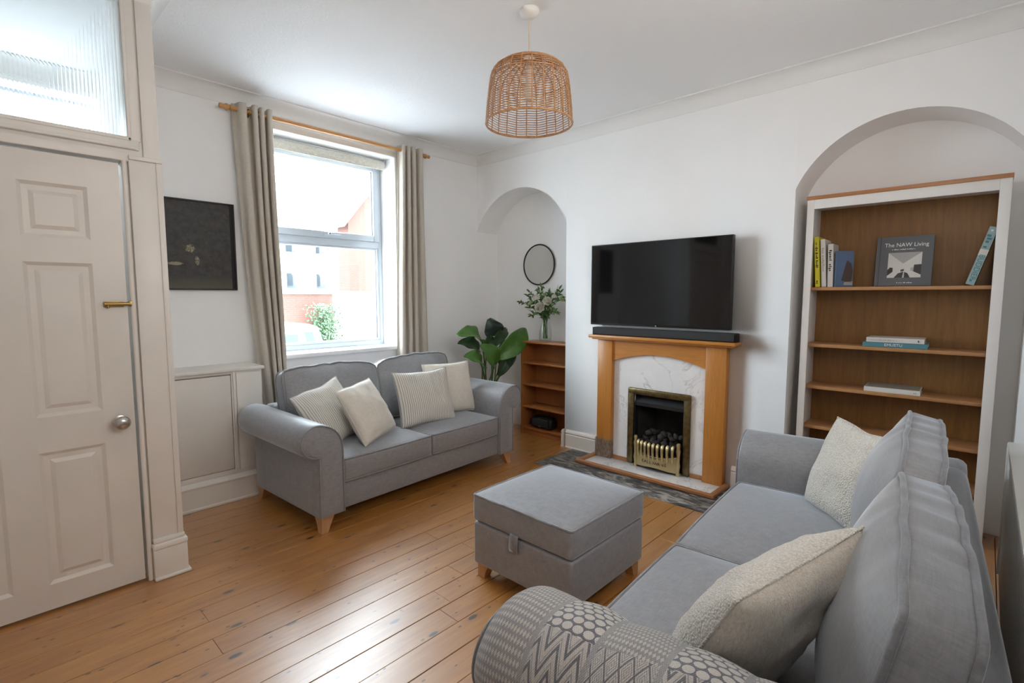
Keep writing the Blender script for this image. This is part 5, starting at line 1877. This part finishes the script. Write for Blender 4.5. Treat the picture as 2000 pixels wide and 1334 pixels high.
h2 = empty('white_house', (7, 34, GZ), 0, 'far white rendered house with small dark windows across the street', 'house')
box('wall', 2.0, 20.0, 34.0, 42, GZ, 6.5, 'render', h2, 0)
link('roof', prism_me([(33.6, 6.5), (42.4, 6.5), (38, 9.6)], 1.6, 20.4, 'x'), 'roof', h2, world=True)
for xa in (10.0, 14.45, 16.5):
    for za in (1.9, 4.3):
        box('window', xa, xa + .62, 33.95, 34.0, za, za + 1.0, 'car_glass', h2, .005)
# shrub at the end of the brick wall
sv, sf_ = [], []
rs_ = random.Random(21)
for q in range(1400):
    c = Vector((8.85 + max(-.7, min(.7, rs_.gauss(0, .30))), 17.55 + max(-.3, min(.3, rs_.gauss(0, .14))), GZ + .15 + rs_.random() ** 1.3 * 1.35))
    d = Vector((rs_.uniform(-1, 1), rs_.uniform(-1, 1), rs_.uniform(-.3, 1))).normalized() * rs_.uniform(.07, .13)
    leaf_faces(sv, sf_, c, c + d, .06, (0, -1, .5), n=2)
shr = empty('shrub', (8.85, 17.55, GZ), 0, 'green shrub growing at the end of the brick wall', 'shrub')
tag(link('foliage', pyd(sv, sf_, fix=False), 'leaf_dark', shr, world=True), kind='stuff')
for q in range(5):
    tube('branch', [(8.85, 17.55, GZ), (8.85 + rs_.uniform(-.1, .1), 17.55 + rs_.uniform(-.1, .1), .1), (8.85 + rs_.uniform(-.3, .3), 17.55 + rs_.uniform(-.15, .15), .7)], .015, 'stem', shr, 5)
# parked white van
van = empty('parked_van', (1.2, 6.9, GZ), 0, 'white parked van roof showing above the window sill', 'van')
body = [(3.10, GZ + .28), (3.10, .62), (2.98, .98), (2.86, 1.02), (.2, 1.04), (-.4, .55), (-1.2, .40), (-1.28, GZ + .28)]
link('body', prism_me(body, 6.15, 7.75, 'y'), 'car_paint', van, world=True)
link('side_window', prism_me([(2.72, .60), (2.72, .90), (2.30, .90), (2.45, .60)], 6.135, 6.15, 'y'), 'car_glass', van, world=True)
link('side_window', prism_me([(2.84, .72), (2.95, .72), (2.91, .92), (2.80, .92)], 6.135, 6.15, 'y'), 'car_glass', van, world=True)
link('side_window', prism_me([(1.9, .60), (1.9, .90), (.25, .90), (-.1, .60)], 6.135, 6.15, 'y'), 'car_glass', van, world=True)
for xw in (-.5, 2.3):
    for yw in (6.13, 7.55):
        w_ = link('wheel', lathe_me([(0, 0), (.20, 0), (.31, .02), (.33, .06), (.33, .16), (.31, .20), (0, .20)], 24), 'rubber', van, None, 40, True)
        w_.rotation_euler = (R(-90), 0, 0)
        w_.location = (xw, yw, GZ + .33)
